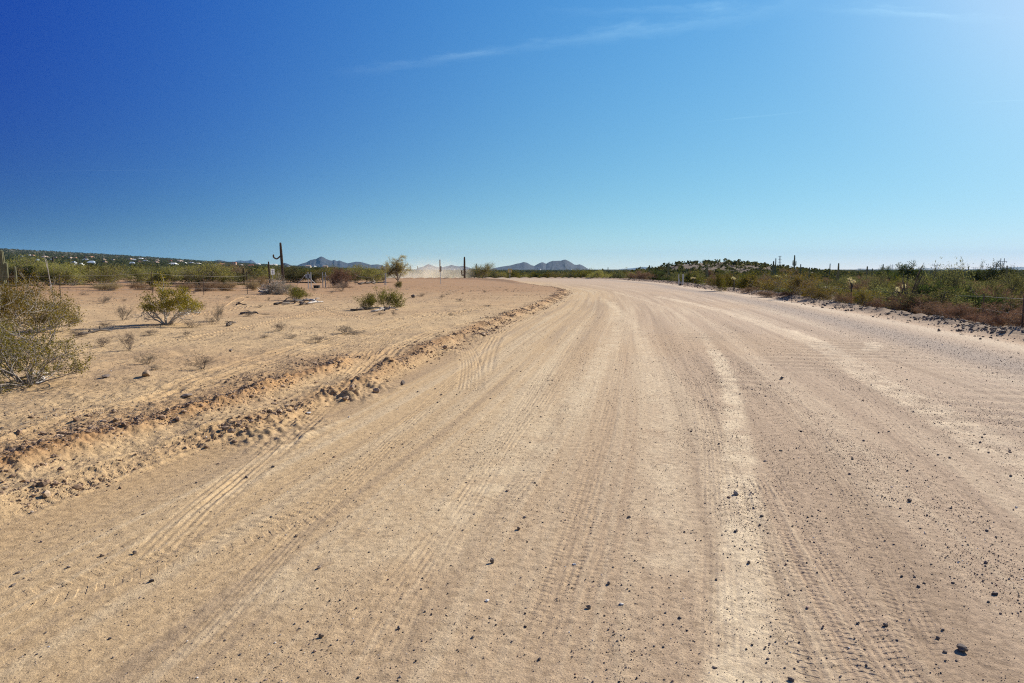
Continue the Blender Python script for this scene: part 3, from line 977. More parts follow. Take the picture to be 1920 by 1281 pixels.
rock(350, 744, 20, M_ROCK, 'flat dark slab lying on the bench below the boulder', 22, .3, group=RG)
rock(660, 745, 15, M_CLOD, 'big broken clod in the gap of the left bank', 23, .9, 'clod', 'soil_clod', 'big clods of the left bank')
rock(648, 756, 13, M_CLOD, 'reddish clod below the big broken clod', 24, .8, 'clod', 'soil_clod', 'big clods of the left bank')
rock(705, 738, 13, M_CLOD, 'dark clod at the top of the bank beside the tyre crossing', 25, .8, 'clod', 'soil_clod', 'big clods of the left bank')
rock(835, 662, 11, M_CLOD, 'dark clod on the bank left of the curved tyre crossing', 26, .7, 'clod', 'soil_clod', 'big clods of the left bank')
rock(905, 634, 12, M_CLOD, 'dark clod on the bank right of the curved tyre crossing', 27, .6, 'clod', 'soil_clod', 'big clods of the left bank')
rock(578, 775, 10, M_ROCKP, 'flat white stone pressed into the sandy crossing of the bank', 28, .3, group=RG)
rock(432, 658, 7, M_ROCK, 'small dark stone far out on the bench', 29, .9, group=RG)
rock(774, 558, 9, M_ROCK, 'dark stone right of the two leaning green bushes', 30, .7, group=RG)
rock(1380, 932, 13, M_CLODG, 'dark clod sitting on the pale wheel path', 31, .6, group=RG)
rock(1404, 1062, 8, M_ROCK, 'black stone at the right rim of the pale wheel path', 32, .8, group=RG)
rock(1466, 712, 7, M_ROCK, 'black stone on the washboard stretch of the road', 33, .8, group=RG)
rock(973, 994, 8, M_ROCKB, 'brown stone with bright top, upper middle of the road', 34, .9, group=RG)
rock(1141, 1102, 8, M_ROCK, 'black stone left of the pale wheel path in the foreground', 35, .7, group=RG)
rock(1660, 1180, 10, M_ROCK, 'dark clump of stone beside the tyre print, right foreground', 36, .7, group=RG)

# ------------------------------------------------------------------ plants
def gen_plant(seed, nstem=10, H=1.2, R=1.0, lean=(.15, .9), levels=2, kids=5, r0=.016, leaf_n=3000, leaf=(.03, .018),
              clump=.10, leaf_from=.35, bend=.25, trunk=0.0, lift=.3, leafdir=.0, zmin=0.0, dead=0):
    """wood tubes and leaf quads of one plant, base at the origin"""
    rng = np.random.default_rng(seed)
    branches = []      # (points, radii, level)
    def grow(p, d, L, rad, lev):
        n = 6 if lev == 0 else 4
        pts = [p.copy()]
        dd = d.copy()
        for i in range(n):
            dd = dd + rng.normal(0, bend / 1.6, 3) + np.array([0, 0, lift / n * (1 if lev else .6)])
            dd /= np.linalg.norm(dd)
            pts.append(pts[-1] + dd * L / n)
        pts = np.array(pts)
        branches.append((pts, np.linspace(rad, rad * .45, n + 1), lev))
        if lev < levels:
            for k in range(kids if lev == 0 else max(2, kids - 1)):
                f = rng.uniform(.3, 1.0)
                i = min(int(f * n), n - 1)
                q = pts[i] + (pts[i + 1] - pts[i]) * (f * n - i)
                nd = dd * .7 + rng.normal(0, .62, 3) + np.array([0, 0, .12])
                nd /= np.linalg.norm(nd)
                grow(q, nd, L * rng.uniform(.35, .6), rad * .55, lev + 1)
    base = np.zeros(3)
    if trunk:
        tp = np.array([[0, 0, -.05], [.02, .01, trunk * .5], [rng.normal(0, .05), rng.normal(0, .05), trunk]])
        branches.append((tp, np.array([r0 * 1.8, r0 * 1.5, r0 * 1.3]), 0))
        base = tp[-1]
    for i in range(nstem):
        a = 2 * math.pi * (i + rng.uniform(-.4, .4)) / nstem
        th = rng.uniform(*lean)
        d = np.array([math.cos(a) * math.sin(th), math.sin(a) * math.sin(th), math.cos(th)])
        grow(base + np.array([math.cos(a), math.sin(a), 0]) * r0 * (2 if not trunk else .3) + np.array([0, 0, -.03 if not trunk else 0]), d, H * rng.uniform(.7, 1.1), r0 * rng.uniform(.6, 1.1), 0)
    allp = np.concatenate([b[0] for b in branches])
    sz = H / np.percentile(allp[:, 2], 98.5)
    sr = R / np.percentile(np.hypot(allp[:, 0], allp[:, 1]), 96)
    S = np.array([sr, sr, sz])
    V, Fc, off = [], [], 0
    sides = 4
    for pts, rad, lev in branches:
        pts *= S
        d = np.gradient(pts, axis=0); d /= np.linalg.norm(d, axis=1)[:, None] + 1e-9
        a = np.cross(d, [.31, .2, .93]); a /= np.linalg.norm(a, axis=1)[:, None] + 1e-9
        b = np.cross(d, a)
        th = np.arange(sides) * 2 * np.pi / sides
        ring = pts[:, None] + rad[:, None, None] * (a[:, None] * np.cos(th)[None, :, None] + b[:, None] * np.sin(th)[None, :, None])
        V.append(ring.reshape(-1, 3))
        n = len(pts)
        i = np.arange(n - 1)[:, None]; k = np.arange(sides)[None]
        k2 = (k + 1) % sides
        Fc.append((np.stack([i * sides + k, i * sides + k2, (i + 1) * sides + k2, (i + 1) * sides + k], -1).reshape(-1, 4)) + off)
        off += n * sides
    wood = (np.concatenate(V), np.concatenate(Fc))
    # leaves around the outer twigs
    tips = [b[0] for b in branches if b[2] >= min(levels, 1)]
    pts = np.concatenate([t[max(1, int(len(t) * leaf_from)):] for t in tips])
    dirs = np.concatenate([np.gradient(t, axis=0)[max(1, int(len(t) * leaf_from)):] for t in tips])
    dirs /= np.linalg.norm(dirs, axis=1)[:, None] + 1e-9
    pick = rng.integers(0, len(pts), leaf_n)
    c = pts[pick] + rng.normal(0, clump, (leaf_n, 3)) * np.array([1, 1, .8]) + dirs[pick] * rng.uniform(-.5, .9, leaf_n)[:, None] * clump
    c[:, 2] = np.maximum(c[:, 2], .02)
    if zmin:
        ok = c[:, 2] > zmin * H * rng.uniform(.75, 1.25, leaf_n)
        c, pick = c[ok], pick[ok]; leaf_n = len(c)
    a = rng.normal(size=(leaf_n, 3)) + dirs[pick] * leafdir
    a /= np.linalg.norm(a, axis=1)[:, None]
    b = np.cross(a, rng.normal(size=(leaf_n, 3))); b /= np.linalg.norm(b, axis=1)[:, None]
    sc = rng.uniform(.6, 1.35, leaf_n)[:, None]
    ln, wd = leaf[0] * sc / 2, leaf[1] * sc / 2
    LV = np.stack([c - a * ln, c + b * wd, c + a * ln, c - b * wd], 1).reshape(-1, 3)
    LF = np.arange(leaf_n * 4).reshape(-1, 4)
    return wood, (LV, LF)


class Kind:
    """a kind of plant with a few grown specimens"""
    def __init__(self, name, cat, wood_name, leaf_name, mw, ml, variants, **kw):
        self.name, self.cat, self.wn, self.ln, self.mw, self.ml = name, cat, wood_name, leaf_name, mw, ml
        self.H, self.R = kw['H'], kw['R']
        self.sp = []
        for i in range(variants):
            wd, lf = gen_plant(abs(hash(name)) % 1 + sum(map(ord, name)) * 7 + i * 101, **kw)
            w_me = np_mesh(wood_name, *wd, True); l_me = np_mesh(leaf_name, *lf)
            w_me.materials.append(mw); l_me.materials.append(ml)
            self.sp.append((w_me, l_me))
        self.count = 0
    def put(self, loc, height, width, label, group=None, rz=None, v=None, name=None, tiny=False, cat=None, lean=None):
        rng = random.Random(self.count * 31 + sum(map(ord, self.name)))
        self.count += 1
        w_me, l_me = self.sp[self.count % len(self.sp) if v is None else v]
        t = thing(name or self.name, label, cat or self.cat, loc, rng.uniform(0, 6.28) if rz is None else rz, group)
        if lean: t.rotation_euler = (lean[0], lean[1], t.rotation_euler[2])
        t.scale = (width / 2 / self.R, width / 2 / self.R, height / self.H)
        link(self.wn, w_me, None, t); link(self.ln, l_me, None, t)
        return t


K_CREO_A = Kind('creosote_bush', 'bush', 'branches', 'foliage', M_WOOD, M_LEAF_CREO, 2, nstem=15, H=1.1, R=1.0, lean=(.5, 1.4), levels=3, kids=5, r0=.014, leaf_n=8500, leaf=(.030, .015), clump=.03, leaf_from=.35, lift=.4, bend=.35)
K_CREO_U = Kind('creosote_shrub', 'bush', 'branches', 'foliage', M_DEAD, M_LEAF_CREOD, 1, nstem=9, H=1.1, R=.95, lean=(.45, 1.05), levels=3, kids=5, r0=.026, leaf_n=26000, leaf=(.036, .02), clump=.06, leaf_from=.1, lift=.1, bend=.22, zmin=.40)
K_CREO_D = Kind('creosote_brush', 'bush', 'branches', 'foliage', M_BRANCH, M_LEAF_CREOM, 2, nstem=14, H=1.4, R=1.2, lean=(.25, 1.3), levels=3, kids=5, r0=.014, leaf_n=9500, leaf=(.04, .022), clump=.05, leaf_from=.25, lift=.3)
K_PALO = Kind('palo_verde', 'tree', 'branches', 'foliage', M_WOOD, M_LEAF_PALO, 5, nstem=11, H=2.2, R=2.0, lean=(.1, 1.15), levels=3, kids=5, r0=.03, leaf_n=7500, leaf=(.13, .030), clump=.16, leaf_from=.1, lift=.5, leafdir=.9)
K_PGREY = Kind('palo_verde', 'tree', 'branches', 'foliage', M_WOODD, M_LEAF_GREY, 5, nstem=11, H=2.2, R=2.0, lean=(.1, 1.15), levels=3, kids=5, r0=.03, leaf_n=7500, leaf=(.12, .026), clump=.16, leaf_from=.1, lift=.5, leafdir=.9)
K_GREY = Kind('desert_shrub', 'shrub', 'branches', 'foliage', M_WOODD, M_LEAF_GREY, 5, nstem=11, H=1.5, R=1.3, lean=(.1, 1.2), levels=2, kids=6, r0=.02, leaf_n=3800, leaf=(.12, .04), clump=.15, leaf_from=.1, lift=.4, leafdir=.5)
K_OLIVE = Kind('olive_shrub', 'shrub', 'branches', 'foliage', M_WOODD, M_LEAF_OLIVE, 5, nstem=12, H=1.4, R=1.2, lean=(.1, 1.2), levels=2, kids=6, r0=.016, leaf_n=4200, leaf=(.09, .04), clump=.13, leaf_from=.1, lift=.4)
K_DARK = Kind('mesquite_tree', 'tree', 'branches', 'foliage', M_WOODD, M_LEAF_DARK, 4, nstem=7, H=2.6, R=1.8, lean=(.1, .95), levels=3, kids=5, r0=.05, leaf_n=5200, leaf=(.15, .05), clump=.16, leaf_from=.25, lift=.35, trunk=.35)
K_FEATH = Kind('feathery_tree', 'tree', 'branches', 'foliage', M_WOOD, M_LEAF_PALE, 1, nstem=8, H=4.0, R=1.8, lean=(.05, .75), levels=3, kids=5, r0=.05, leaf_n=9000, leaf=(.17, .032), clump=.12, leaf_from=.35, lift=.25, trunk=.3, bend=.35, leafdir=.6)
K_DRY = Kind('dry_bush', 'bush', 'branches', 'twigs', M_WOOD, M_DRY, 4, nstem=14, H=.9, R=.9, lean=(.1, 1.3), levels=3, kids=5, r0=.007, leaf_n=9000, leaf=(.10, .008), clump=.06, leaf_from=0., lift=.3, leafdir=1.2)
K_DEADB = Kind('dead_shrub', 'shrub', 'branches', 'twigs', M_WOODD, M_DRYG, 3, nstem=12, H=.5, R=.45, lean=(.1, 1.1), levels=3, kids=4, r0=.006, leaf_n=1500, leaf=(.05, .005), clump=.03, leaf_from=.2, lift=.3, leafdir=1.2)
K_BRUSH = Kind('brush_pile', 'brush', 'branches', 'twigs', M_DEAD, M_DRYG, 1, nstem=22, H=1.0, R=1.2, lean=(.4, 1.5), levels=3, kids=5, r0=.018, leaf_n=6000, leaf=(.14, .010), clump=.07, leaf_from=0., lift=.1, leafdir=1.2)
K_STRAW = Kind('grass_tuft', 'grass', 'stems', 'blades', M_WOOD, M_STRAW, 3, nstem=14, H=.45, R=.6, lean=(.05, 1.0), levels=1, kids=4, r0=.004, leaf_n=2600, leaf=(.18, .010), clump=.07, leaf_from=0., lift=.3, leafdir=1.4)


def bush(kind, px, base_y, top_y, wpx, label, group=None, D=None, **kw):
    p = G(px, base_y) if D is None else A(px, D)
    h = top_z(px, top_y, p.y) - p.z
    wd = wpx / F * p.y
    zz = surf1(p.x, p.y) if p.y < 100 else p.z
    return kind.put((p.x, p.y, zz), max(h, .12), wd, label, group, **kw)


BG = 'bushes on the sandy bench left of the road'
bush(K_CREO_A, 52, 722, 592, 235, 'sprawling creosote bush with bleached grey branches, nearest plant at lower left', BG, rz=.6, v=0)
bush(K_CREO_A, -60, 690, 585, 230, 'creosote bush cut by the left edge beside the sprawling nearest one', BG, rz=2.2, v=1)
bush(K_CREO_D, 72, 624, 530, 165, 'brown green creosote thicket behind the nearest sprawling bush', BG, rz=.3, v=0)
bush(K_CREO_D, -10, 640, 528, 190, 'dense creosote at the left edge below the many-armed saguaro', BG, rz=1.3, v=1)
bush(K_CREO_D, 22, 590, 520, 150, 'olive creosote thicket at far left behind two others', BG, rz=2.3, v=0)
bush(K_CREO_U, 313, 609, 537, 126, 'umbrella shaped creosote with white forked trunk standing on the open bench', BG, rz=1.0)
bush(K_DEADB, 231, 601, 573, 44, 'leafless dark shrub left of the umbrella shaped creosote', BG, v=0)
bush(K_DEADB, 408, 603, 572, 40, 'leafless small shrub right of the umbrella shaped creosote', BG, v=1)
bush(K_DEADB, 140, 611, 592, 26, 'low dead twig tuft with long shadow beside the left thicket', BG, v=2)
bush(K_DEADB, 243, 655, 622, 46, 'grey dead shrub alone on the bench, nearest of the leafless ones', BG, v=0)
bush(K_DEADB, 196, 570, 556, 40, 'faint dead shrub far behind the leafless dark one', BG, v=1)
bush(K_DEADB, 525, 622, 604, 34, 'scrap of dry twigs in the middle of the bench', BG, v=2)
bush(K_DEADB, 640, 546, 526, 34, 'small dead shrub near the right gate posts', BG, v=0)
bush(K_OLIVE, 692, 580, 553, 50, 'low dark green bush, left one of the leaning pair', BG, v=0)
bush(K_OLIVE, 722, 576, 540, 52, 'leaning dark green bush, right one of the pair', BG, v=1, lean=(0, .55), rz=0.0)
bush(K_OLIVE, 556, 563, 538, 48, 'yellowish green low shrub above the dead logs', BG, v=2)
bush(K_OLIVE, 748, 540, 528, 16, 'tiny green sprig at the far rim of the bench', BG, v=3)
bush(K_BRUSH, 520, 551, 516, 66, 'grey tangled brush pile below the white sign', BG, rz=.4)
bush(K_DRY, 484, 541, 519, 44, 'brown dry bush left of the grey brush pile', BG, v=1)
bush(K_DRY, 640, 539, 506, 60, 'rust brown twiggy bush right of the gate posts', BG, v=2)
bush(K_STRAW, 388, 546, 530, 46, 'long tan grass tuft under the large left palo verde', 'tan grass tufts along the left scrub', v=0)
bush(K_STRAW, 425, 545, 530, 44, 'tan grass tuft left of the small armed saguaro', 'tan grass tufts along the left scrub', v=1)
bush(K_STRAW, 350, 545, 533, 40, 'short tan grass tuft at the left end of the row', 'tan grass tufts along the left scrub', v=2)
bush(K_STRAW, 205, 545, 533, 60, 'tan grass behind the fence wires at left', 'tan grass tufts along the left scrub', v=1)
bush(K_STRAW, 268, 544, 533, 40, 'tan grass behind the umbrella shaped creosote', 'tan grass tufts along the left scrub', v=0)
bush(K_STRAW, 475, 545, 530, 30, 'tan grass at the foot of the thin fence post', 'tan grass tufts along the left scrub', v=2)
rng = random.Random(21)
for i in range(70):
    px, py = rng.uniform(-20, 960), 545 + 150 * rng.random() ** 1.6
    q = G(px, py)
    s_, t_, h_ = road_coords(np.array([q.x]), np.array([q.y]))
    if -t_[0] - h_[0] < 2.0 or q.y > 75: continue
    K_DEADB.put((q.x, q.y, surf1(q.x, q.y)), rng.uniform(.06, .22), rng.uniform(.25, .7), 'tiny low tuft of dry grey twigs scattered on the open bench', 'tiny dry tufts scattered over the bench', name='dry_tuft', cat='tuft')
LG = 'trees and shrubs beyond the left fence'
bush(K_PALO, 392, 541, 496, 96, 'large yellow green palo verde dome at the edge of the bench', LG, D=58, v=0)
bush(K_PALO, 322, 541, 501, 62, 'palo verde left of the large yellow green dome', LG, D=60, v=1)
bush(K_PALO, 262, 542, 503, 66, 'palo verde dome behind the umbrella shaped creosote', LG, D=58, v=2)
bush(K_PALO, 200, 544, 501, 74, 'yellow green palo verde behind the sagging fence wires', LG, D=55, v=3)
bush(K_PALO, 135, 540, 499, 70, 'palo verde right of the pale dry stalks', LG, D=60, v=4)
bush(K_PALO, 60, 540, 485, 90, 'tall olive palo verde right of the many-armed saguaro', LG, D=60, v=0)
bush(K_DARK, 490, 530, 500, 56, 'dark green tree left of the slim bare saguaro', LG, D=75, v=0)
bush(K_GREY, 550, 530, 503, 50, 'mid green shrub right of the tall hooked saguaro', LG, D=72, v=0)
bush(K_PALO, 668, 528, 499, 62, 'olive palo verde behind the sagging wire loop', LG, D=72, v=1)
bush(K_FEATH, 746, 531, 482, 62, 'tall pale feathery tree standing at the edge of the dust cloud', LG, D=76)
bush(K_PALO, 700, 531, 503, 50, 'green shrub left of the tall pale feathery tree', LG, D=72, v=2)
bush(K_PALO, 908, 527, 496, 52, 'brown green bush right of the bare straight saguaro', LG, D=115, v=3)
bush(K_DARK, 890, 526, 505, 40, 'dark bush left of the yellow sign', LG, D=125, v=1)
CG = 'shrubs beyond the bend of the road'
for (px, ty, wp, D, kd, lb) in ((940, 511, 30, 130, K_PALO, 'light green shrub just left of the yellow sign'), (1000, 512, 34, 145, K_OLIVE, 'low olive shrub behind the road crest, left part'), (1040, 511, 40, 150, K_PALO, 'light green shrub behind the road crest, right part'),
        (1075, 507, 44, 130, K_GREY, 'grey green shrub right of the crest where the road vanishes'), (1098, 510, 40, 118, K_OLIVE, 'yellow olive shrub at the far right corner of the bend'), (1122, 508, 46, 110, K_PALO, 'broad yellow green shrub past the far corner of the bend'),
        (1160, 509, 40, 105, K_GREY, 'grey shrub along the far right verge'), (1190, 509, 34, 100, K_DRY, 'brown dry bush along the far right verge'), (1205, 510, 40, 96, K_DRY, 'second brown dry bush along the far right verge, nearer'), (1228, 505, 44, 100, K_DARK, 'dark green tree left of the saguaro below the hill')):
    bush(kd, px, 530, ty, wp, lb, CG, D=D)
VG = 'roadside bushes right of the road'
bush(K_OLIVE, 1351, 547, 517, 36, 'round compact olive bush right at the berm', VG, D=52, v=0)
bush(K_OLIVE, 1372, 545, 515, 36, 'olive bush just behind the round compact one', VG, D=58, v=1)
bush(K_OLIVE, 1404, 545, 514, 50, 'olive bush between the round bush and the big creosotes', VG, D=56, v=2)
bush(K_CREO_D, 1446, 556, 510, 72, 'tall yellow olive creosote beside the berm, right of the round bush', VG, D=50, v=0)
bush(K_CREO_D, 1500, 568, 516, 84, 'broad brown olive creosote behind pale stones of the berm', VG, D=38, v=1)
bush(K_CREO_D, 1540, 575, 525, 64, 'brown olive creosote left of the pale-tipped cholla', VG, D=35, v=0)
bush(K_DRY, 1440, 572, 547, 44, 'russet dry bush on the berm below the tall creosote', VG, D=40, v=0)
bush(K_DRY, 1475, 575, 552, 40, 'russet dry bush on the berm below the broad creosote', VG, D=38, v=1)
bush(K_DRY, 1405, 560, 542, 34, 'small russet bush on the berm near the thin cholla', VG, D=46, v=2)
bush(K_DRY, 1585, 578, 552, 40, 'tan dry bush at the foot of the pale-tipped cholla', VG, D=31, v=3)
bush(K_CREO_D, 1626, 582, 540, 62, 'dark speckled creosote right of the pale-tipped cholla', VG, D=30, v=1)
bush(K_PGREY, 1640, 540, 515, 66, 'grey green palo verde behind the dark speckled creosote', VG, D=62, v=0)
bush(K_DARK, 1700, 530, 496, 66, 'dark leafy tree on the plain behind the ocotillo', VG, D=95, v=0)
bush(K_DARK, 1664, 530, 503, 44, 'dark tree left of the leafy tree behind the ocotillo', VG, D=105, v=1)
bush(K_PGREY, 1780, 600, 505, 128, 'big feathery palo verde behind the brown bushes on the right', VG, D=33, v=2)
bush(K_PGREY, 1850, 580, 528, 90, 'green palo verde behind the dark fence post', VG, D=36, v=3)
bush(K_PGREY, 1905, 570, 515, 80, 'grey green palo verde near the right edge', VG, D=48, v=4)
bush(K_DARK, 1868, 525, 497, 64, 'dark rounded tree on the skyline below the double-pole pylon', VG, D=120, v=2)
bush(K_DARK, 1836, 525, 500, 34, 'small dark tree on the skyline left of the rounded one', VG, D=125, v=3)
for (px, D, ty, wp, lb) in ((1670, 28, 566, 60, 'brown dry bush left of the ocotillo foot'), (1725, 26.5, 563, 80, 'big brown dry bush in front of the ocotillo'), (1762, 24.5, 572, 70, 'rusty dry bush below the big palo verde'), (1805, 22.5, 577, 76, 'rusty dry bush left of the dark fence post'),
                            (1700, 27, 572, 50, 'low tan bush on the berm under the ocotillo'), (1838, 21, 597, 70, 'low tan bush under the dark fence post'), (1905, 18.8, 578, 110, 'large brown dry bush at the right edge, nearest of the row'), (1960, 17.5, 580, 110, 'brown dry bush cut by the right edge'),
                            (1870, 20, 600, 60, 'low rusty bush between the fence post and the nearest one'), (1640, 29.5, 572, 46, 'low tan bush under the dark speckled creosote'), (1745, 29, 560, 70, 'dark brown bush behind the big brown one')):
    bush(K_DRY, px, 600, ty - 6, wp * 1.15, lb, 'brown dry bushes along the right berm', D=D)
bush(K_GREY, 1800, 600, 560, 60, 'green grey shrub showing between the rusty bushes', VG, D=27, v=1)
bush(K_GREY, 1882, 590, 545, 74, 'leafy grey green shrub right of the dark fence post', VG, D=29, v=2)
bush(K_GREY, 1600, 545, 530, 50, 'grey shrub left of the palo verde behind the creosote', VG, D=60, v=3)

# ---- saguaros
def saguaro_mat(name, body, rib):
    m, t = new_mat(name)
    out = t.n('ShaderNodeOutputMaterial'); b = t.n('ShaderNodeBsdfPrincipled'); b.inputs['Roughness'].default_value = .75
    at = t.n('ShaderNodeAttribute', attribute_name='rib')
    nz = t.n('ShaderNodeTexNoise'); nz.inputs['Scale'].default_value = 5
    co = t.n('ShaderNodeTexCoord'); t.l(co, 'Object', nz, 'Vector')
    c = t.mix(at.outputs['Fac'], body, rib)
    c = t.mix(1.0, c, t.ramp(nz.outputs[0], [(.3, (.75, .72, .68)), (.7, (1.2, 1.2, 1.2))]), 'MULTIPLY')
    m.node_tree.links.new(c, b.inputs['Base Color']); t.l(b, 0, out, 0)
    return m


M_SAG = saguaro_mat('saguaro_skin', (.11, .125, .055), (.30, .29, .17))
M_SAGB = saguaro_mat('old_saguaro_skin', (.075, .05, .032), (.16, .115, .075))  # darker, browner skin given to some of the saguaros


def sag_limb(name, path, radii, mat, parent, ribs=12):
    path = [Vector(p) for p in _resample([tuple(p) for p in path], 22)]
    rad = np.interp(np.linspace(0, 1, 22), np.linspace(0, 1, len(radii)), radii)
    n = ribs * 2
    V, Fs, R_ = [], [], []
    # rounded tip
    tipdir = (path[-1] - path[-2]).normalized()
    end, r_end = path[-1], rad[-1]
    path2 = path[:]; rad2 = list(rad)
    for th in (.45, .9, 1.3, 1.5):
        path2.append(end + tipdir * r_end * 1.1 * math.sin(th)); rad2.append(r_end * math.cos(th))
    for i, p in enumerate(path2):
        d = (path2[min(i + 1, len(path2) - 1)] - path2[max(i - 1, 0)]).normalized()
        a = d.cross(Vector((.12, .97, .2))); a.normalize(); b = d.cross(a)
        for k in range(n):
            th = 2 * math.pi * k / n
            rr = rad2[i] * (1.0 if k % 2 == 0 else .80)
            V.append(p + (a * math.cos(th) + b * math.sin(th)) * rr); R_.append(1.0 if k % 2 == 0 else 0.0)
    for i in range(len(path2) - 1):
        for k in range(n):
            k2 = (k + 1) % n
            Fs.append((i * n + k, i * n + k2, (i + 1) * n + k2, (i + 1) * n + k))
    Fs.append(tuple((len(path2) - 1) * n + k for k in range(n)))
    me = bpy.data.meshes.new(name)
    me.from_pydata([tuple(v) for v in V], [], Fs); me.update()
    at = me.attributes.new('rib', 'FLOAT', 'POINT'); at.data.foreach_set('value', R_)
    return link(name, me, mat, parent)


def saguaro(px, top_y, D, wpx, label, arms=(), mat=None, group='saguaro cacti standing in the desert', lean=0.0, base_y=None):
    """arms: (height fraction, side in px, drop in px, tip rise in px, width px)"""
    mat = mat or M_SAG
    p = A(px, D) if base_y is None else G(px, base_y)
    D = p.y
    k = D / F
    h = top_z(px, top_y, D) - p.z
    t = thing('saguaro', label, 'cactus', p, 0, group)
    r = wpx * k / 2
    sag_limb('trunk', [(lean * k, 0, -.1), (lean * k * .6, 0, h * .4), (0, 0, h - r)], [r * .82, r * 1.0, r * 1.05, r, r * .9, r * .7], mat, t)
    for (hf, side, drop, rise, aw) in arms:
        z0 = h * hf; sx = side * k; ar = aw * k / 2
        y0 = (.3 * abs(sx)) * (1 if side > 0 else -1)
        sag_limb('arm', [(0, 0, z0), (sx * .55, y0 * .5, z0 - drop * k), (sx * .95, y0, z0 - drop * k * .55), (sx, y0, z0 + rise * k * .4), (sx, y0, z0 + rise * k)], [ar * .8, ar * .9, ar, ar, ar * .75], mat, t, 9)
    return t


saguaro(527.5, 454, 66, 5.2, 'tall dark saguaro with one hooked arm curling left, behind the white sign', [(.68, -12.5, 6, 1, 3.0)], M_SAGB, lean=3)
saguaro(504, 490, 70, 3.4, 'slim bare saguaro just left of the white sign', (), M_SAGB, lean=1)
saguaro(456.5, 500, 62, 4.0, 'small saguaro with stubby arms beside the thin fence post', [(.28, -5, 1, 5, 3), (.3, 5, 1, 14, 2.4)], M_SAGB)
saguaro(5, 468, 48, 9.5, 'green many-armed saguaro at the left edge', [(.28, 6, 1, 26, 5), (.12, 19, 4, 30, 5)], M_SAG)
saguaro(100.5, 481, 190, 4.2, 'dark stubby saguaro among the left houses', [(.5, -3, 1, 3, 3)], M_SAGB)
saguaro(716.5, 497, 95, 3.2, 'short saguaro rising over the scrub left of the feathery tree', ())
saguaro(871, 481, 96, 3.8, 'bare straight saguaro right of the marker post', [(.25, -5, 1, 8, 2.4)], M_SAGB)
saguaro(893, 494, 140, 2.4, 'thin distant saguaro right of the bare straight one', ())
saguaro(1130, 503, 190, 4.0, 'bushy small saguaro right of the blue mountain', [(.4, -2.5, 0, 4, 2), (.4, 3, 0, 3, 2)])
saguaro(1140, 501, 210, 1.9, 'thin saguaro right of the bushy small one', ())
saguaro(1106, 503, 230, 1.8, 'hair thin saguaro at the foot of the blue mountain', ())
saguaro(1217.5, 497, 215, 3.0, 'lone saguaro on the left toe of the hill', ())
saguaro(1253, 493, 118, 3.0, 'tall straight saguaro in front of the hill, left end', ())
saguaro(1287, 503, 160, 2.4, 'short saguaro in front of the hill, above the white post', ())
saguaro(1326, 499, 125, 3.4, 'mid-height saguaro in front of the hill, above the round bush', ())
saguaro(1376, 507, 130, 2.4, 'faint saguaro on the lower hill slope', ())
saguaro(1450, 489, 170, 3.4, 'forked saguaro on the right hill shoulder', [(.4, -4, 0, 6, 2.6)])
saguaro(1454, 484, 210, 2.2, 'taller thin saguaro just behind the forked one', ())
saguaro(1489, 478, 262, 2.8, 'candelabra saguaro with three pale arms on the hill shoulder', [(.38, -3.0, .5, 8, 1.9), (.38, 3.2, .5, 7, 1.9)])
saguaro(1501, 495, 165, 2.4, 'slim saguaro right of the candelabra one', ())
saguaro(1556, 494, 230, 2.0, 'small pale saguaro on the right tail of the hill', ())
saguaro(1572, 493, 120, 3.4, 'dark saguaro at the right end of the hill', [(.4, -3.5, .5, 4, 2)])
saguaro(1518, 501, 190, 2.2, 'small saguaro between the slim one and the hill tail', ())
saguaro(1626, 499, 105, 3.2, 'stout lone saguaro on the plain left of the grey palo verde', ())
saguaro(1636, 503, 150, 2.4, 'thin saguaro right of the stout lone one', ())
saguaro(1655.5, 495, 120, 2.6, 'tall thin saguaro on the plain left of the dark trees', ())
saguaro(1753.5, 502, 110, 2.4, 'short saguaro behind the big feathery palo verde, left one', ())
saguaro(1763, 505, 115, 2.8, 'stubby saguaro behind the big feathery palo verde, right one', ())
saguaro(1791, 506, 160, 1.9, 'tiny saguaro on the skyline right of the stubby one', ())
saguaro(1798, 506, 150, 2.2, 'tiny saguaro with a dark base on the right skyline', ())
saguaro(1810, 507, 140, 3.0, 'squat saguaro on the right skyline', ())
saguaro(1816, 499, 130, 2.0, 'slim forked saguaro on the right skyline', [(.4, -3.0, .5, 5, 1.6), (.35, 3, .5, 4, 1.6)])
saguaro(1888, 497.5, 118, 3.0, 'saguaro poking over the dark rounded skyline tree', ())
saguaro(1895, 511, 85, 3.0, 'dark saguaro right of the rounded skyline tree', ())
saguaro(1766, 518, 60, 3.4, 'dark saguaro stub inside the big feathery palo verde', ())
saguaro(783, 499, 140, 1.8, 'hazy saguaro behind the dust, left one', ())
saguaro(770, 498, 130, 2.0, 'hazy saguaro beside the feathery tree', ())

# ---- ocotillo, chollas, dry stalks
M_OCO = plain('ocotillo_cane', (.10, .075, .05), .85, 0, .25, 12)
p = A(1706, 28)
t = thing('ocotillo', 'ocotillo fan of thin dark canes behind the right berm', 'cactus', (p.x, p.y, surf1(p.x, p.y)))
rng = random.Random(5)
for i, (dx, ty) in enumerate(((-11, 520), (-8, 538), (-4, 525), (0, 508), (3, 530), (8, 515), (14, 507), (24, 494), (38, 492), (30, 512), (-16, 545), (18, 520), (11, 545))):
    k = 28 / F
    hh = top_z(1706 + dx, ty, 28) - p.z
    yy = rng.uniform(-.5, .5)
    MB().tube([(dx * k * .06, yy * .1, -.05), (dx * k * .3, yy * .4, hh * .4), (dx * k * .62, yy * .8, hh * .72), (dx * k, yy, hh)], [.022, .02, .015, .006], 5).build('cane', M_OCO, t, True)
p = A(1712, 28.6)

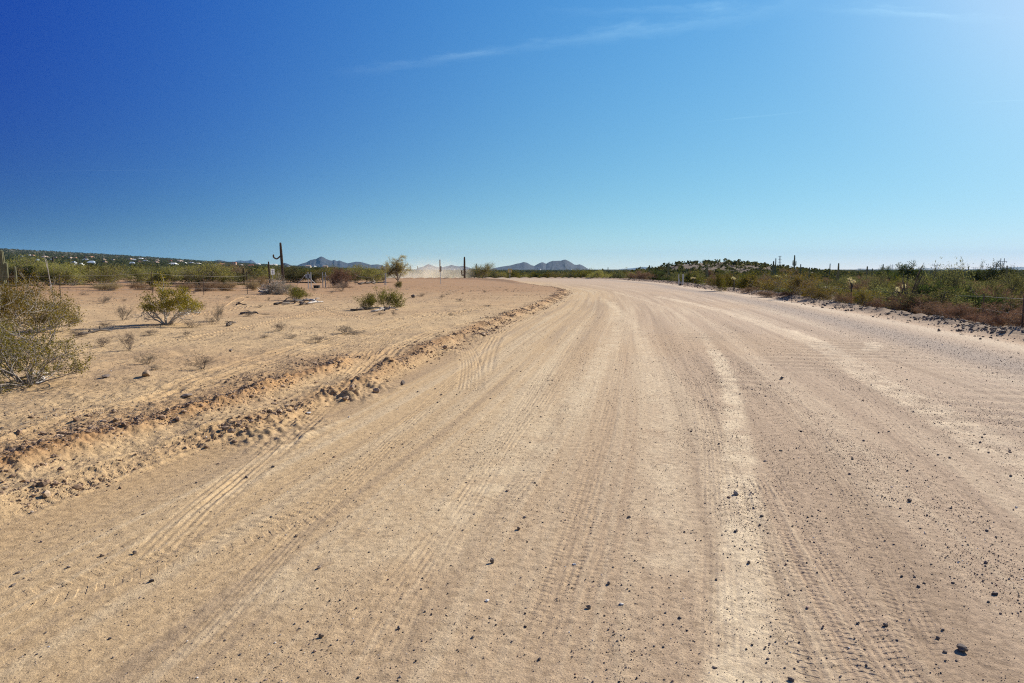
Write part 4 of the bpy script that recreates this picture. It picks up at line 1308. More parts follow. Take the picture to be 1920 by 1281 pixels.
M_SPINE = leafy('pale_spines', [(0, (.55, .50, .28)), (.5, (.72, .66, .42)), (1, (.85, .80, .60))], .5, .05, (1.0, .95, .7))
M_CHOL = plain('cholla_trunk', (.07, .055, .04), .9, 0, .25, 14)


def cholla(px, D, base_off, top_y, label, seed, arms=5, spread=9):
    p = A(px, D)
    z0 = surf1(p.x, p.y) if D < 100 else p.z
    k = D / F
    h = top_z(px, top_y, D) - z0
    t = thing('cholla', label, 'cactus', (p.x, p.y, z0), 0, 'chollas along the right verge')
    rng = np.random.default_rng(seed)
    MB().tube([(0, 0, -.05), (.02, 0, h * .4), (-.01, 0, h * .8)], [.045, .04, .03], 6).build('trunk', M_CHOL, t, True)
    for a in range(arms):
        e = np.array([rng.uniform(-1, 1) * spread * k, rng.uniform(-1, 1) * spread * k * .6, h * rng.uniform(.82, 1.0)])
        b = np.array([0, 0, h * rng.uniform(.55, .8)])
        MB().tube([b, (b + e) / 2 + np.array([0, 0, -.03]), e], [.025, .025, .022], 5).build('joint', M_CHOL, t, True)
        n = 110
        c = e + rng.normal(0, .035, (n, 3))
        d = c - e; d /= np.linalg.norm(d, axis=1)[:, None]
        s = np.cross(d, rng.normal(size=(n, 3))); s /= np.linalg.norm(s, axis=1)[:, None]
        V = np.stack([c - s * .006, c + d * .05, c + s * .006, c - d * .01], 1).reshape(-1, 3)
        link('spines', np_mesh('spines', V, np.arange(n * 4).reshape(-1, 4)), M_SPINE, t)
    return t


cholla(1598, 32, 0, 522, 'cholla with dark trunk and cream tips, right of the brown olive creosote', 3, 3, 6)
cholla(1690, 29.5, 0, 537, 'cholla with two cream heads left of the ocotillo', 4, 3, 8)
cholla(1377, 50, 0, 520, 'thin cholla with cream tips right of the round compact bush', 6, 4, 5)
cholla(1300, 70, 0, 520, 'cholla with pale heads right of the white post', 8, 4, 6)
cholla(1466, 60, 0, 514, 'cholla with pale tips above the tall yellow olive creosote', 9, 4, 10)

p = A(92, 60)
for (x0, y0, x1, y1, lb) in ((84, 476, 95.5, 522, 'pale dry stalk leaning, longer of the two at left'), (88.5, 486, 93, 516, 'pale dry stalk, shorter of the two at left')):
    D = 45
    a, b = A(x1, D), None
    kz = top_z(x0, y0, D); xb = A(x0, D).x
    t = thing('dry_stalk', lb, 'stalk', a)
    MB().tube([(0, 0, -.1), ((xb - a.x) * .5, 0, (kz - a.z) * .5), (xb - a.x, 0, kz - a.z)], [.022, .018, .012], 5).build('stem', M_DEAD, t)

# ---- dead logs
def log(px, py, dx_px, dy_px, rpx, label, seed, mat=None, group='dead branches lying on the bench'):
    a, b = G(px, py), G(px + dx_px, py + dy_px)
    rng = random.Random(seed)
    r = rpx * a.y / F / 2
    t = thing('dead_branch', label, 'branch', (a.x, a.y, surf1(a.x, a.y)), 0, group)
    v = b - a; v.z = 0
    path = []
    for i in range(7):
        f = i / 6
        path.append((v.x * f + rng.uniform(-.12, .12) * v.length, v.y * f + rng.uniform(-.1, .1) * v.length, r * (.7 + 2.2 * rng.random() * math.sin(f * 3.1))))
    MB().tube(path, [r * (1 - .5 * i / 6) for i in range(7)], 6).build('limb', mat or M_DEAD, t, True)
    for k in range(3):
        q = Vector(path[1 + k + rng.randint(0, 1)])
        e = q + Vector((rng.uniform(-.5, .5), rng.uniform(-.5, .5), rng.uniform(.02, .2))) * v.length * .5
        MB().tube([q, (q + e) / 2 + Vector((0, 0, .04)), e], [r * .5, r * .4, r * .2], 5).build('twig', mat or M_DEAD, t, True)
    return t


log(522, 573, 40, -6, 5, 'dark weathered log at the left end of the log pile', 1, M_WOODD)
log(548, 568, 34, -1, 5, 'grey log in the middle of the log pile', 2, M_WOOD)
log(566, 566, 30, 2, 5, 'bleached log crossing the middle of the pile', 3)
log(580, 570, 24, -2, 4, 'pale branch at the right end of the log pile', 4)
log(560, 572, 20, -2, 4, 'short dark branch at the front of the log pile', 5, M_WOODD)
log(498, 551, 12, -4, 4, 'white forked branch below the grey brush pile', 6)
log(507, 549, -8, -6, 4, 'bent white branch beside the forked one', 7)
log(660, 583, 42, -3, 4, 'dark branch under the left leaning bush', 8, M_WOODD)
log(696, 586, 30, -3, 4, 'white curved branch at the foot of the leaning bushes', 9)
log(720, 584, 26, -1, 4, 'grey branch under the right leaning bush', 10, M_WOOD)
log(335, 591, 24, -5, 4, 'grey branch right of the umbrella creosote trunk', 11, M_WOOD)
log(350, 590, 28, -2, 4, 'pale branch right of the umbrella creosote, farther out', 12)
log(50, 712, 42, -6, 6, 'white curved branch at the foot of the nearest creosote', 13)
log(62, 722, 36, -14, 5, 'bleached branch lying in front of the nearest creosote', 14)
log(30, 716, 50, 2, 5, 'grey branch in the shade of the nearest creosote', 15, M_WOOD)
log(150, 628, 52, -7, 6, 'dark dead branch heap with long shadow on the bench', 16, M_WOODD)
log(425, 612, 14, -4, 5, 'dark stump of wood right of the small leafless shrub', 17, M_WOODD)
log(630, 531, 24, -2, 4, 'dark driftwood left of the fence brace', 18, M_WOODD)
log(700, 533, -26, 1, 4, 'dark branch at the foot of the sagging wire loop', 19, M_WOODD)
log(440, 571, 20, 1, 3, 'thin dark stick on the bench near the curved track', 20, M_WOODD)
log(455, 588, 42, 2, 4, 'long dark stick lying across the bench', 21, M_WOODD)

# ------------------------------------------------------------------ fences, signs, posts
def up_post(mb, x, y, z0, h, r):
    mb.tube([(x, y, z0), (x, y, z0 + h)], r, 6)


def wire_fence(label, posts, hts, group=None, wire_r=.0035, sag=.05, name='barbed_wire_fence'):
    t = thing(name, label, 'fence', (posts[0][0], posts[0][1], posts[0][2]), 0, group)
    o = Vector(posts[0][:3])
    for (x, y, z, h) in posts:
        m = MB()
        q = Vector((x, y, z)) - o
        m.box((q.x, q.y, q.z + h / 2 - .1), (.035, .008, h + .2)); m.box((q.x, q.y + .017, q.z + h / 2 - .1), (.008, .026, h + .2))
        m.build('post', M_RUST, t)
    for hf in hts:
        path = []
        for i in range(len(posts) - 1):
            a = Vector(posts[i][:3]) - o + Vector((0, -.02, posts[i][3] * hf)); b = Vector(posts[i + 1][:3]) - o + Vector((0, -.02, posts[i + 1][3] * hf))
            for j in range(8):
                f = j / 8
                path.append(a.lerp(b, f) - Vector((0, 0, sag * 4 * f * (1 - f))))
        path.append(Vector(posts[-1][:3]) - o + Vector((0, -.02, posts[-1][3] * hf)))
        MB().tube(path, wire_r, 4, False).build('wire', M_WIRE, t)
    return t


def pst(px, D, h):
    q = A(px, D)
    return (q.x, q.y, surf1(q.x, q.y), h)


wire_fence('barbed wire fence with thin dark posts and sagging strands across the left scrub', [pst(-230, 30, 1.2), pst(-60, 31.5, 1.25), pst(110, 33, 1.2), pst(284, 36, 1.35), pst(380, 38, 1.15), pst(462, 40, 1.15)], (.35, .62, .93), wire_r=.004)
wire_fence('barbed wire fence behind the brown bushes on the right verge', [pst(1925, 17.5, .95), pst(1849, 22, .95), pst(1775, 27.5, .95), pst(1705, 33, .95), pst(1640, 38, .95), pst(1585, 43, .95), pst(1535, 48, .95), pst(1490, 53, .95), pst(1440, 58, .95), pst(1395, 62, .95), pst(1340, 66, .95), pst(1305, 69, .95)], (.5, .93), sag=.015)

# white notice sign
q = A(511, 62); zb = q.z
t = thing('notice_sign', 'white rectangular notice with grey lines on a thin post, before the slim saguaro', 'sign', q, math.radians(52))
k = 62 / F
zt, zl = top_z(511, 504.3, 62) - zb, top_z(511, 514.9, 62) - zb
MB().tube([(0, .02, -.2), (0, .02, zt - .02)], .028, 6).build('post', M_STEEL, t)
pn = MB().box((0, 0, (zt + zl) / 2), (7.8 * k, .008, zt - zl)).build('panel', M_WHITE, t)
m = MB()
for i, (f, wd) in enumerate(((.80, .5), (.68, .62), (.56, .4), (.40, .55), (.30, .35), (.18, .45))):
    m.box((0, -.006, zl + (zt - zl) * f), (7.8 * k * wd, .003, .028))
m.build('lettering', M_INK, pn)

# left gate: two braced corners
def brace(label, pxs, D, top_y, diag, group='gate braces of the left fence', mat=None, name='fence_brace', r=.035):
    q0 = A(pxs[0], D)
    t = thing(name, label, 'fence brace', q0, 0, group)
    for px in pxs:
        q = A(px, D)
        MB().tube([(q.x - q0.x, 0, -.15), (q.x - q0.x, 0, top_z(px, top_y, D) - q0.z)], r, 8).build('post', mat or M_STEEL, t)
    for (ax, ay, bx, by) in diag:
        a = Vector((A(ax, D).x - q0.x, 0, top_z(ax, ay, D) - q0.z)); b = Vector((A(bx, D).x - q0.x, .1, top_z(bx, by, D) - q0.z))
        MB().tube([a, b], r * .7, 6).build('stay', mat or M_STEEL, t)
    return t


brace('galvanised gate corner with two posts and slanted stays, left one', (577, 582.5), 52, 510.5, ((571, 517, 555, 534), (582.5, 524, 590, 532)))
brace('galvanised gate corner with two posts and a slanted stay, right one', (604.5, 609.5), 55, 511, ((610, 515, 624, 537), (604.5, 519, 609.5, 519)))
brace('narrow A shaped galvanised brace at the end of the sagging wire', (723,), 62, 512, ((722.5, 513, 720, 536), (723, 528, 718, 528)), r=.04)
q = A(577, 51.8)
t = thing('gate_plate', 'square grey metal plate hung on the left gate corner', 'sign', (q.x, q.y, top_z(577, 518, 51.8)), math.radians(45))
k = 51.8 / F
MB().box((0, 0, 0), (10.5 * k, .012, 8 * k)).build('plate', M_GREYP, t)
MB().box((.01, -.012, -.02), (2.6 * k, .012, 7 * k)).build('bracket', M_INK, t)
q = A(593, 53)
t = thing('tub', 'black plastic tub on the ground between the gate corners', 'tub', q)
k = 53 / F
MB().box((0, 0, 2.3 * k), (9 * k, .35, 5.2 * k), 0, 1.12).build('body', M_BLACK, t)
MB().box((0, 0, 5.1 * k), (10.6 * k, .42, .5 * k)).build('rim', M_BLACK, t)
# loop of wire
q = A(668, 62)
t = thing('wire_loop', 'slack loop of pale wire hanging left of the A shaped brace', 'wire', q)
W = [(665, 514), (672, 518.5), (685, 520), (698, 520), (702, 517), (712, 514.5), (723, 513)]
MB().tube([(A(a, 62).x - q.x, 0, top_z(a, b, 62) - q.z) for a, b in W], .012, 4).build('strand', M_WIRE, t)
MB().tube([(A(a, 62).x - q.x, 0.02, top_z(a, b, 62) - q.z) for a, b in [(702, 516.5), (699.5, 520), (700, 525), (703, 529)]], .012, 4).build('strand', M_WIRE, t)
MB().tube([(A(665, 62).x - q.x, .03, -.1), (A(665, 62).x - q.x, .03, top_z(665, 512, 62) - q.z)], .02, 5).build('post', M_RUST, t)
# tall marker post
q = A(825, 68)
t = thing('marker_post', 'tall thin tan marker post standing before the dust cloud', 'post', q)
hh = top_z(825, 487, 68) - q.z
MB().box((0, 0, hh * .74), (.11, .05, hh * .52)).build('panel', M_TAN, t)
MB().tube([(.02, .05, -.2), (.02, .05, hh * .92)], .03, 6).build('pole', M_STEEL, t)
MB().box((.10, .04, hh * .62), (.10, .04, hh * .22)).build('side_plate', M_GREYP, t)
# yellow sign by the bend
q = A(956, 118)
t = thing('road_sign', 'faded yellow road sign on a thin post beyond the bend', 'sign', q)
k = 118 / F
zc_ = top_z(956, 507.6, 118) - q.z
MB().tube([(0, .03, -.2), (0, .03, zc_ + .2)], .03, 6).build('post', M_STEEL, t)
MB().box((-1.9 * k, 0, zc_), (3.8 * k, .01, 7 * k)).build('panel', M_YEL, t)
MB().box((2.0 * k, 0, zc_), (3.8 * k, .01, 7 * k)).build('panel', M_YEL, t)
MB().box((0.2 * k, -.012, zc_), (1.8 * k, .01, 5.6 * k)).build('marking', M_GREYP, t)
# right verge posts
q = A(1281, 69)
t = thing('gate_post', 'thick pale gate post on the right verge with slanted stay', 'post', q)
MB().tube([(0, 0, -.15), (0, 0, top_z(1281, 514, 69) - q.z)], .085, 8).build('post', M_STEEL, t)
MB().tube([(-6.6 * 69 / F, .1, top_z(1274.4, 524, 69) - q.z), (-3.5 * 69 / F, 0, .1)], .04, 6).build('stay', M_STEEL, t)
q = A(1273, 69.5)
t = thing('gate_post', 'slim grey gate post left of the thick pale one', 'post', q)
MB().tube([(0, 0, -.15), (0, 0, top_z(1273, 515, 69.5) - q.z)], .045, 8).build('post', M_STEEL, t)
MB().box((0, 0, top_z(1273, 514.7, 69.5) - q.z), (.11, .11, .05)).build('cap', M_GREYP, t)
q = A(1276.5, 68.5)
t = thing('tub', 'small black tub at the foot of the right gate posts', 'tub', q)
MB().box((0, 0, .1), (.2, .2, .2), 0, 1.1).build('body', M_BLACK, t)
MB().box((0, 0, .21), (.25, .25, .03)).build('rim', M_BLACK, t)

# ------------------------------------------------------------------ pylons on the plain
M_PYL = plain('weathered_pylon', (.20, .20, .21), .7, .2, .05, 2)


def pylon(px, top_y, D, gap, label):
    q = A(px, D)
    h = top_z(px, top_y, D) - q.z
    k = D / F
    t = thing('pylon', label, 'pylon', q, 0, 'double-pole power pylons on the right plain')
    for s in (-1, 1):
        MB().tube([(s * gap * k / 2, 0, -1), (s * gap * k / 2, 0, h)], .42, 6).build('pole', M_PYL, t)
    MB().box((0, 0, h * .78), (gap * k * 2.7, .45, .5)).build('crossarm', M_PYL, t)
    m = MB()
    m.tube([(-gap * k / 2, 0, h * .3), (gap * k / 2, 0, h * .68)], .2, 5); m.tube([(gap * k / 2, 0, h * .3), (-gap * k / 2, 0, h * .68)], .2, 5)
    m.build('cross_brace', M_PYL, t)
    m = MB()
    for s in (-1, 0, 1): m.tube([(s * gap * k * 1.2, 0, h * .78), (s * gap * k * 1.2, 0, h * .68)], .2, 5)
    m.build('insulators', M_PYL, t)
    return t


pylon(1878.5, 484.5, 900, 6.5, 'double-pole pylon above the dark rounded tree, tallest of the row')
pylon(1754, 494.5, 1500, 5.5, 'double-pole pylon behind the ocotillo tips, second tallest')
pylon(1671, 496, 1700, 4.4, 'double-pole pylon above the left dark tree')
pylon(1827, 500.5, 2100, 4.8, 'double-pole pylon low on the right skyline')
pylon(1612, 503, 2600, 3.5, 'tiniest double-pole pylon right of the hill tail')
q = A(1461.5, 900); hh = top_z(1461.5, 480, 900) - q.z
t = thing('lattice_tower', 'slim steel lattice tower behind the hill shoulder', 'tower', q)
m = MB()
for sx in (-1, 1):
    for sy in (-1, 1):
        m.tube([(sx * 1.1, sy * 1.1, -1), (sx * .35, sy * .35, hh)], .14, 4)
n = 12
for i in range(n):
    f0, f1 = i / n, (i + 1) / n
    w0, w1 = 1.1 - .75 * f0, 1.1 - .75 * f1
    m.tube([(-w0, -w0, hh * f0), (w1, -w1, hh * f1)], .09, 4); m.tube([(w0, w0, hh * f0), (-w1, w1, hh * f1)], .09, 4)
m.build('mast', M_PYL, t)
for f in (.97, .8, .63):
    MB().box((0, 0, hh * f), (4.6, .25, .3)).build('crossarm', M_PYL, t)

# ------------------------------------------------------------------ houses on the slope
HC = {'white': (.78, .77, .73), 'tan': (.52, .38, .27), 'pink': (.55, .36, .28), 'orange': (.55, .27, .14), 'maroon': (.16, .06, .05), 'grey': (.42, .44, .46),
      'beige': (.62, .52, .40), 'teal': (.30, .42, .42), 'pale blue': (.55, .63, .70), 'red': (.42, .13, .07), 'cream': (.70, .62, .48), 'brown': (.25, .16, .11)}
M_H = {c: plain('house_' + c.replace(' ', '_'), v, .8, 0, .05, .3) for c, v in HC.items()}
M_PANE = plain('house_glass', (.03, .035, .04), .2)
HOUSES = [(55, 481, 5, 'white', 'white'), (62, 481.5, 6, 'tan', 'orange'), (84, 484.5, 12, 'pink', 'tan'), (95, 491, 9, 'white', 'white'), (71, 492.5, 7, 'white', 'pale blue'), (104, 486, 6, 'tan', 'brown'),
          (115, 484.5, 7, 'tan', 'orange'), (132, 486, 8, 'tan', 'tan'), (141, 486, 5, 'cream', 'orange'), (158, 484.5, 9, 'brown', 'maroon'), (171, 484, 9, 'beige', 'orange'), (138, 498, 9, 'white', 'grey'), (150, 502.5, 11, 'white', 'white'),
          (161, 490.5, 10, 'teal', 'grey'), (172, 496.5, 12, 'white', 'pale blue'), (193, 489, 9, 'tan', 'tan'), (196, 495.5, 9, 'white', 'brown'), (212, 490.5, 7, 'white', 'tan'), (241, 487.5, 14, 'pink', 'tan'), (252, 489.5, 9, 'white', 'grey'),
          (264, 487, 8, 'cream', 'white'), (270, 487.5, 7, 'brown', 'brown'), (273, 492, 10, 'pale blue', 'grey'), (248, 498, 9, 'white', 'pale blue'), (258, 493.5, 14, 'pink', 'maroon'), (292, 495, 10, 'tan', 'pink'), (295, 490, 6, 'tan', 'tan'),
          (319, 491, 6, 'pink', 'red'), (325, 499, 16, 'white', 'white'), (337, 491.5, 11, 'beige', 'tan'), (346, 495.5, 8, 'white', 'white'), (359, 495.5, 9, 'white', 'grey'), (371, 497, 10, 'white', 'cream'), (38, 484, 10, 'teal', 'grey'),
          (412, 496, 8, 'pink', 'red'), (418, 498, 11, 'tan', 'orange'), (424, 503, 9, 'white', 'grey'), (452, 499.5, 9, 'beige', 'beige'), (471, 500, 12, 'brown', 'red'), (440, 493, 7, 'pink', 'red'), (484, 497, 8, 'white', 'white'),
          (513, 498, 12, 'cream', 'white'), (523, 501.5, 8, 'pale blue', 'pink'), (540, 501.5, 6, 'white', 'white'), (578, 499.5, 10, 'cream', 'tan'), (588, 501, 8, 'white', 'white'), (610, 500, 9, 'pink', 'tan'), (404, 502, 7, 'white', 'white'),
          (1070, 507.2, 5, 'white', 'white'), (850, 507.5, 4, 'white', 'grey'), (1012, 506.5, 4, 'white', 'white'), (875, 508, 5, 'cream', 'white')]
rng = random.Random(9)
seen_h = {}
for i, (px, py, wp, wc, rc) in enumerate(HOUSES):
    p = G(px, py + 1.0)
    if p.y < 350 or p.y > 2600: p = A(px, 1300 if px < 700 else 1500)
    k = p.y / F
    zb = top_z(px, py + 2.2, p.y)
    zb = max(p.z, min(zb, p.z + 6)) if px < 700 else top_z(px, py + 1.5, p.y)
    W_, H_, Dp = wp * k, 2.6 * k, wp * k * .8
    H_ = max(2.6, min(H_, 5.5))
    lm = [(0, 'left slope edge'), (100, 'dark stubby saguaro'), (200, 'sagging fence wires'), (311, 'umbrella creosote'), (392, 'large palo verde dome'), (457, 'small armed saguaro'), (527, 'tall hooked saguaro'), (607, 'right gate posts'), (860, 'bare straight saguaro'), (1060, 'blue mountain')]
    lx, ln_ = min(lm, key=lambda q_: abs(q_[0] - px))
    row = 'upper' if py < 489 else ('middle' if py < 496 else 'lower')
    rel = 'above' if abs(lx - px) < 10 else ('left of' if px < lx else 'right of')
    lb = f'{"long" if wp >= 11 else "small"} {wc} house with {rc} roof, {row} row, {rel} the {ln_}'
    seen_h[lb] = seen_h.get(lb, 0) + 1
    if seen_h[lb] > 1: lb = lb.replace('house', 'cottage')
    t = thing('house', lb, 'house', (p.x, p.y, zb), rng.uniform(-.5, .5), 'houses scattered on the left slope')
    MB().box((0, 0, H_ / 2 - 6), (W_, Dp, H_ + 12)).build('wall', M_H[wc], t)
    m = MB()
    e = .5
    if i % 3:
        V = [(-W_ / 2 - e, -Dp / 2 - e, H_), (W_ / 2 + e, -Dp / 2 - e, H_), (W_ / 2 + e, Dp / 2 + e, H_), (-W_ / 2 - e, Dp / 2 + e, H_), (-W_ * .25, 0, H_ + 1.6 + W_ * .05), (W_ * .25, 0, H_ + 1.6 + W_ * .05)]
        m.add(V, [(0, 1, 5, 4), (1, 2, 5), (2, 3, 4, 5), (3, 0, 4), (3, 2, 1, 0)])
    else:
        m.box((0, 0, H_ + .3), (W_ + .4, Dp + .4, .6)); m.box((W_ * .2, 0, H_ + 1.0), (W_ * .35, Dp * .5, .9))
    m.build('roof', M_H[rc], t)
    for s in (-.28, .22):
        MB().box((W_ * s, -Dp / 2 - .02, H_ * .5), (W_ * .14, .1, H_ * .35)).build('window', M_PANE, t)

# ------------------------------------------------------------------ the wider scrub: single shrubs out to 250 m, a mass beyond
LM = [(8, 'the green many-armed saguaro'), (90, 'the pale dry stalks'), (200, 'the sagging fence wires'), (311, 'the umbrella creosote'), (392, 'the large palo verde dome'), (457, 'the small armed saguaro'), (511, 'the white notice'), (577, 'the grey metal plate'),
      (640, 'the rust brown bush'), (722, 'the A shaped brace'), (746, 'the feathery tree'), (825, 'the marker post'), (871, 'the bare straight saguaro'), (956, 'the yellow sign'), (1050, 'the blue mountain peaks'), (1130, 'the bushy small saguaro'), (1217, 'the hill-toe saguaro'),
      (1253, 'the tall straight saguaro'), (1281, 'the thick pale gate post'), (1326, 'the mid-height saguaro'), (1377, 'the thin cholla'), (1450, 'the forked saguaro'), (1489, 'the candelabra saguaro'), (1572, 'the dark hill-end saguaro'), (1598, 'the cream tipped cholla'), (1655, 'the tall thin saguaro'),
      (1706, 'the ocotillo'), (1780, 'the big feathery palo verde'), (1849, 'the dark fence post'), (1888, 'the skyline-tree saguaro')]
ENV = [(-100, 490), (60, 492), (130, 500), (200, 502), (330, 502), (400, 500), (460, 503), (560, 505), (700, 503), (770, 508), (880, 508), (960, 510), (1060, 510), (1200, 508), (1600, 507), (2000, 505)]
envx, envy = zip(*ENV)
used_labels = {}


def wild(px, D, kd, hgt, wid, group):
    q = A(px, D)
    if np.hypot(q.x, q.y) > 260: return
    if D < float(np.interp(px, [450, 470, 640, 660, 770, 800, 960, 970], [58, 72, 72, 80, 84, 134, 134, 0])): return
    s, t, hw = road_coords(np.array([q.x]), np.array([q.y]))
    if abs(t[0]) < hw[0] + 2.5 and D < 190: return
    lim = top_z(px, float(np.interp(px, envx, envy)) + rng.uniform(-4, 7), D) - q.z
    hb = float(hill_blobs(np.array([q.x]), np.array([q.y]))[0])
    if hb < 1.0: hgt = min(hgt, max(lim, .5))
    lx, ln_ = min(LM, key=lambda a: abs(a[0] - px))
    size = 'low' if hgt < .9 else ('mid-sized' if hgt < 1.7 else 'tall')
    shape = 'broad ' if wid > 1.8 * hgt else ('narrow ' if wid < 1.2 * hgt else '')
    colr = {'palo_verde': 'pale palo verde', 'desert_shrub': 'grey green shrub', 'olive_shrub': 'olive shrub', 'mesquite_tree': 'dark green tree', 'dry_bush': 'brown dry bush'}[kd.name]
    dist = 'near' if D < 75 else ('some way behind' if D < 115 else ('well behind' if D < 165 else 'far behind'))
    rel = '' if abs(lx - px) < 6 else (', left of' if px < lx else ', right of')
    if dist == 'near' and rel: dist, rel = 'just', rel.replace(',', '')
    lb = f'{size} {shape}{colr} {dist}{rel} {ln_}'
    if lb in used_labels:
        if used_labels[lb] == 1 and hb < 1.0: lb2 = lb.replace(colr, 'bushy ' + colr)
        else: return
        used_labels[lb] = 2
        if lb2 in used_labels: return
        lb = lb2
    used_labels[lb] = 1
    zz = surf1(q.x, q.y)
    kd.put((q.x, q.y, zz), hgt, wid, lb, group)


rng = random.Random(77)
for i in range(260):
    D = 58 + 190 * rng.random() ** 1.2
    wild(rng.uniform(-40, 880), D, rng.choice([K_PALO, K_PALO, K_GREY, K_OLIVE, K_DARK, K_GREY, K_DRY]), rng.uniform(1.1, 3.2), rng.uniform(2.6, 5.6), 'desert scrub beyond the left fence')
for i in range(120):
    D = 135 + 120 * rng.random()
    wild(rng.uniform(860, 1240), D, rng.choice([K_PALO, K_GREY, K_OLIVE, K_DARK, K_GREY]), rng.uniform(1.2, 2.6), rng.uniform(2.2, 4.4), 'desert scrub beyond the bend')
for i in range(620):
    px = rng.uniform(1200, 1990)
    D = 26 + 235 * rng.random() ** 1.2
    if D < 45 and px < 1600: continue
    wild(px, D, rng.choice([K_GREY, K_GREY, K_OLIVE, K_DARK, K_PGREY, K_DRY]), rng.uniform(.6, 1.9) * (1.25 if D > 120 else .8), rng.uniform(1.6, 3.6), 'desert scrub on the right plain and hill')


def scrub_mass():
    """far scrub that reads as one mass: leaf-clump crowns as one mesh"""
    rng = np.random.default_rng(12)
    parts = []
    def field(n, a0, a1, r0, r1, h0, h1, power=1.0):
        az = np.radians(rng.uniform(a0, a1, n)); r = r0 * (r1 / r0) ** (rng.random(n) ** power)
        parts.append(np.stack([r * np.sin(az), r * np.cos(az), rng.uniform(h0, h1, n)], 1))
    field(9000, -45, -8, 170, 900, 1.2, 2.6)
    field(15000, -45, -8, 800, 4200, 1.8, 4.2)
    field(3600, -9, 12, 240, 1500, 1.0, 2.2)
    field(2500, -9, 45, 1200, 6000, 1.5, 3.0)
    field(7000, 8, 45, 150, 700, .7, 1.9)
    field(9000, -9, 45, 600, 5000, 1.5, 3.2)
    field(2900, 9, 27, 215, 330, .4, 1.7)
    P = np.concatenate(parts)
    hb = hill_blobs(P[:, 0], P[:, 1])
    cl = fbm(P[:, 0] / 40, P[:, 1] / 40, 3, 44)
    bare = (hb > 3.7) & (rng.random(len(P)) < .75)
    P = P[(cl > -.35 + .2 * rng.random(len(P))) & ~bare]
    z = ground_base(P[:, 0], P[:, 1])
    n, k = len(P), 15
    h = P[:, 2]
    c = rng.normal(0, 1, (n, k, 3)); c /= np.linalg.norm(c, axis=2)[..., None]
    c *= rng.random((n, k, 1)) ** .4
    wd = rng.uniform(.7, 1.15, n)
    c = c * np.stack([h * wd, h * wd, h * .5], 1)[:, None, :]
    c[..., 2] += (h * .5)[:, None]
    c[..., 0] += P[:, 0, None]; c[..., 1] += P[:, 1, None]; c[..., 2] += z[:, None]
    a = rng.normal(size=(n, k, 3)); a /= np.linalg.norm(a, axis=2)[..., None]
    b = np.cross(a, rng.normal(size=(n, k, 3))); b /= np.linalg.norm(b, axis=2)[..., None]
    s = (h * .34)[:, None, None] * rng.uniform(.6, 1.3, (n, k, 1))
    V = np.stack([c - a * s, c + b * s * .7, c + a * s, c - b * s * .7], 2).reshape(-1, 3)
    me = np_mesh('distant_scrub', V, np.arange(n * k * 4).reshape(-1, 4))
    m = leafy('distant_scrub_leaf', [(0, (.04, .048, .022)), (.4, (.07, .08, .035)), (.75, (.11, .115, .05)), (1, (.16, .14, .07))], .25, .0)
    tag(link('distant_scrub', me, m), kind='stuff')


scrub_mass()


def dry_litter():
    """straw and twig litter lying on the bench and verge"""
    rng = np.random.default_rng(8)
    n = 26000
    a = np.radians(rng.uniform(-42, 42, n)); r = 7 * (60 / 7) ** rng.random(n)
    x, y = r * np.sin(a), r * np.cos(a)
    s, t, hw = road_coords(x, y)
    k = ((-t - hw > 1.5) & (fbm(x / 3, y / 3, 3, 66) > .08)) | ((t - hw > 1.3) & (rng.random(n) < .8))
    x, y, r = x[k], y[k], r[k]
    z = surf(x, y)
    n = len(x)
    ln = np.maximum(.03, r * .0018) * rng.uniform(.6, 2.0, n)
    th = rng.uniform(0, 6.28, n)
    d = np.stack([np.cos(th), np.sin(th), rng.uniform(-.1, .5, n)], 1)
    c = np.stack([x, y, z + .008], 1)
    w = np.maximum(.004, r * .0004)[:, None] * np.stack([-np.sin(th), np.cos(th), np.full(n, .4)], 1)
    V = np.stack([c - w, c + d * ln[:, None] - w * .5, c + d * ln[:, None] + w * .5, c + w], 1).reshape(-1, 3)
    tag(link('twig_litter', np_mesh('twig_litter', V, np.arange(n * 4).reshape(-1, 4)), M_DRYG), kind='stuff')


dry_litter()

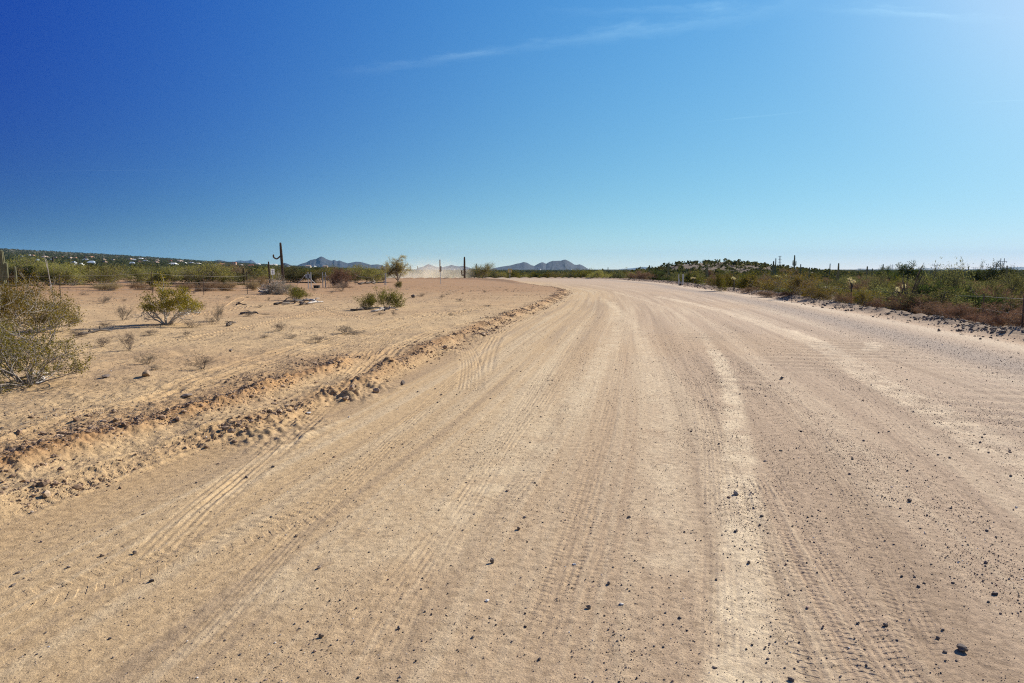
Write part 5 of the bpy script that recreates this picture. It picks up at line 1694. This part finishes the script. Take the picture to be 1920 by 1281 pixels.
# ------------------------------------------------------------------ dust behind a car that has gone round the bend
def dust():
    q = A(795, 106)
    bm = bmesh.new()
    bmesh.ops.create_icosphere(bm, subdivisions=3, radius=1)
    me = bpy.data.meshes.new('dust_cloud'); bm.to_mesh(me); bm.free()
    m, t = new_mat('road_dust')
    out = t.n('ShaderNodeOutputMaterial')
    pv = t.n('ShaderNodeVolumePrincipled')
    pv.inputs['Color'].default_value = (1.0, .92, .77, 1)
    pv.inputs['Anisotropy'].default_value = .35
    co = t.n('ShaderNodeTexCoord')
    sp = t.n('ShaderNodeSeparateXYZ'); t.l(co, 'Object', sp, 0)
    ln = t.n('ShaderNodeVectorMath', operation='LENGTH'); t.l(co, 'Object', ln, 0)
    nz = t.n('ShaderNodeTexNoise'); nz.inputs['Scale'].default_value = 1.9; nz.inputs['Detail'].default_value = 6; nz.inputs['Roughness'].default_value = .6
    t.l(co, 'Object', nz, 'Vector')
    fall = t.math('POWER', t.math('SUBTRACT', 1.0, ln.outputs['Value'], True), 1.1)
    low = t.math('POWER', t.math('SUBTRACT', 1.0, t.math('MULTIPLY', t.math('ADD', sp.outputs[2], .22), 1.0), True), 2.6)
    pn = t.math('POWER', t.math('MULTIPLY', nz.outputs[0], 1.7), 4.5)
    dn = t.math('MULTIPLY', t.math('MULTIPLY', fall, low), pn)
    m.node_tree.links.new(t.math('MULTIPLY', dn, .85), pv.inputs['Density'])
    t.l(pv, 0, out, 'Volume')
    m.cycles.volume_step_rate = .5
    o = link('dust_cloud', me, m, None, (q.x, q.y, q.z + .9))
    o.scale = (8.2, 4.5, 5.0)
    tag(o, 'pale cloud of road dust drifting over the far bend', 'dust cloud')


dust()

# ------------------------------------------------------------------ the air itself
m, t = new_mat('air')
out = t.n('ShaderNodeOutputMaterial')
pv = t.n('ShaderNodeVolumePrincipled')
pv.inputs['Color'].default_value = (.30, .62, 1.0, 1)
pv.inputs['Density'].default_value = 2.9e-5
pv.inputs['Anisotropy'].default_value = 0.0
t.l(pv, 0, out, 'Volume')
HZ = 18500
bm = MB().box((0, 0, 140), (2 * HZ, 2 * HZ, 640))
tag(bm.build('haze', m), kind='stuff')
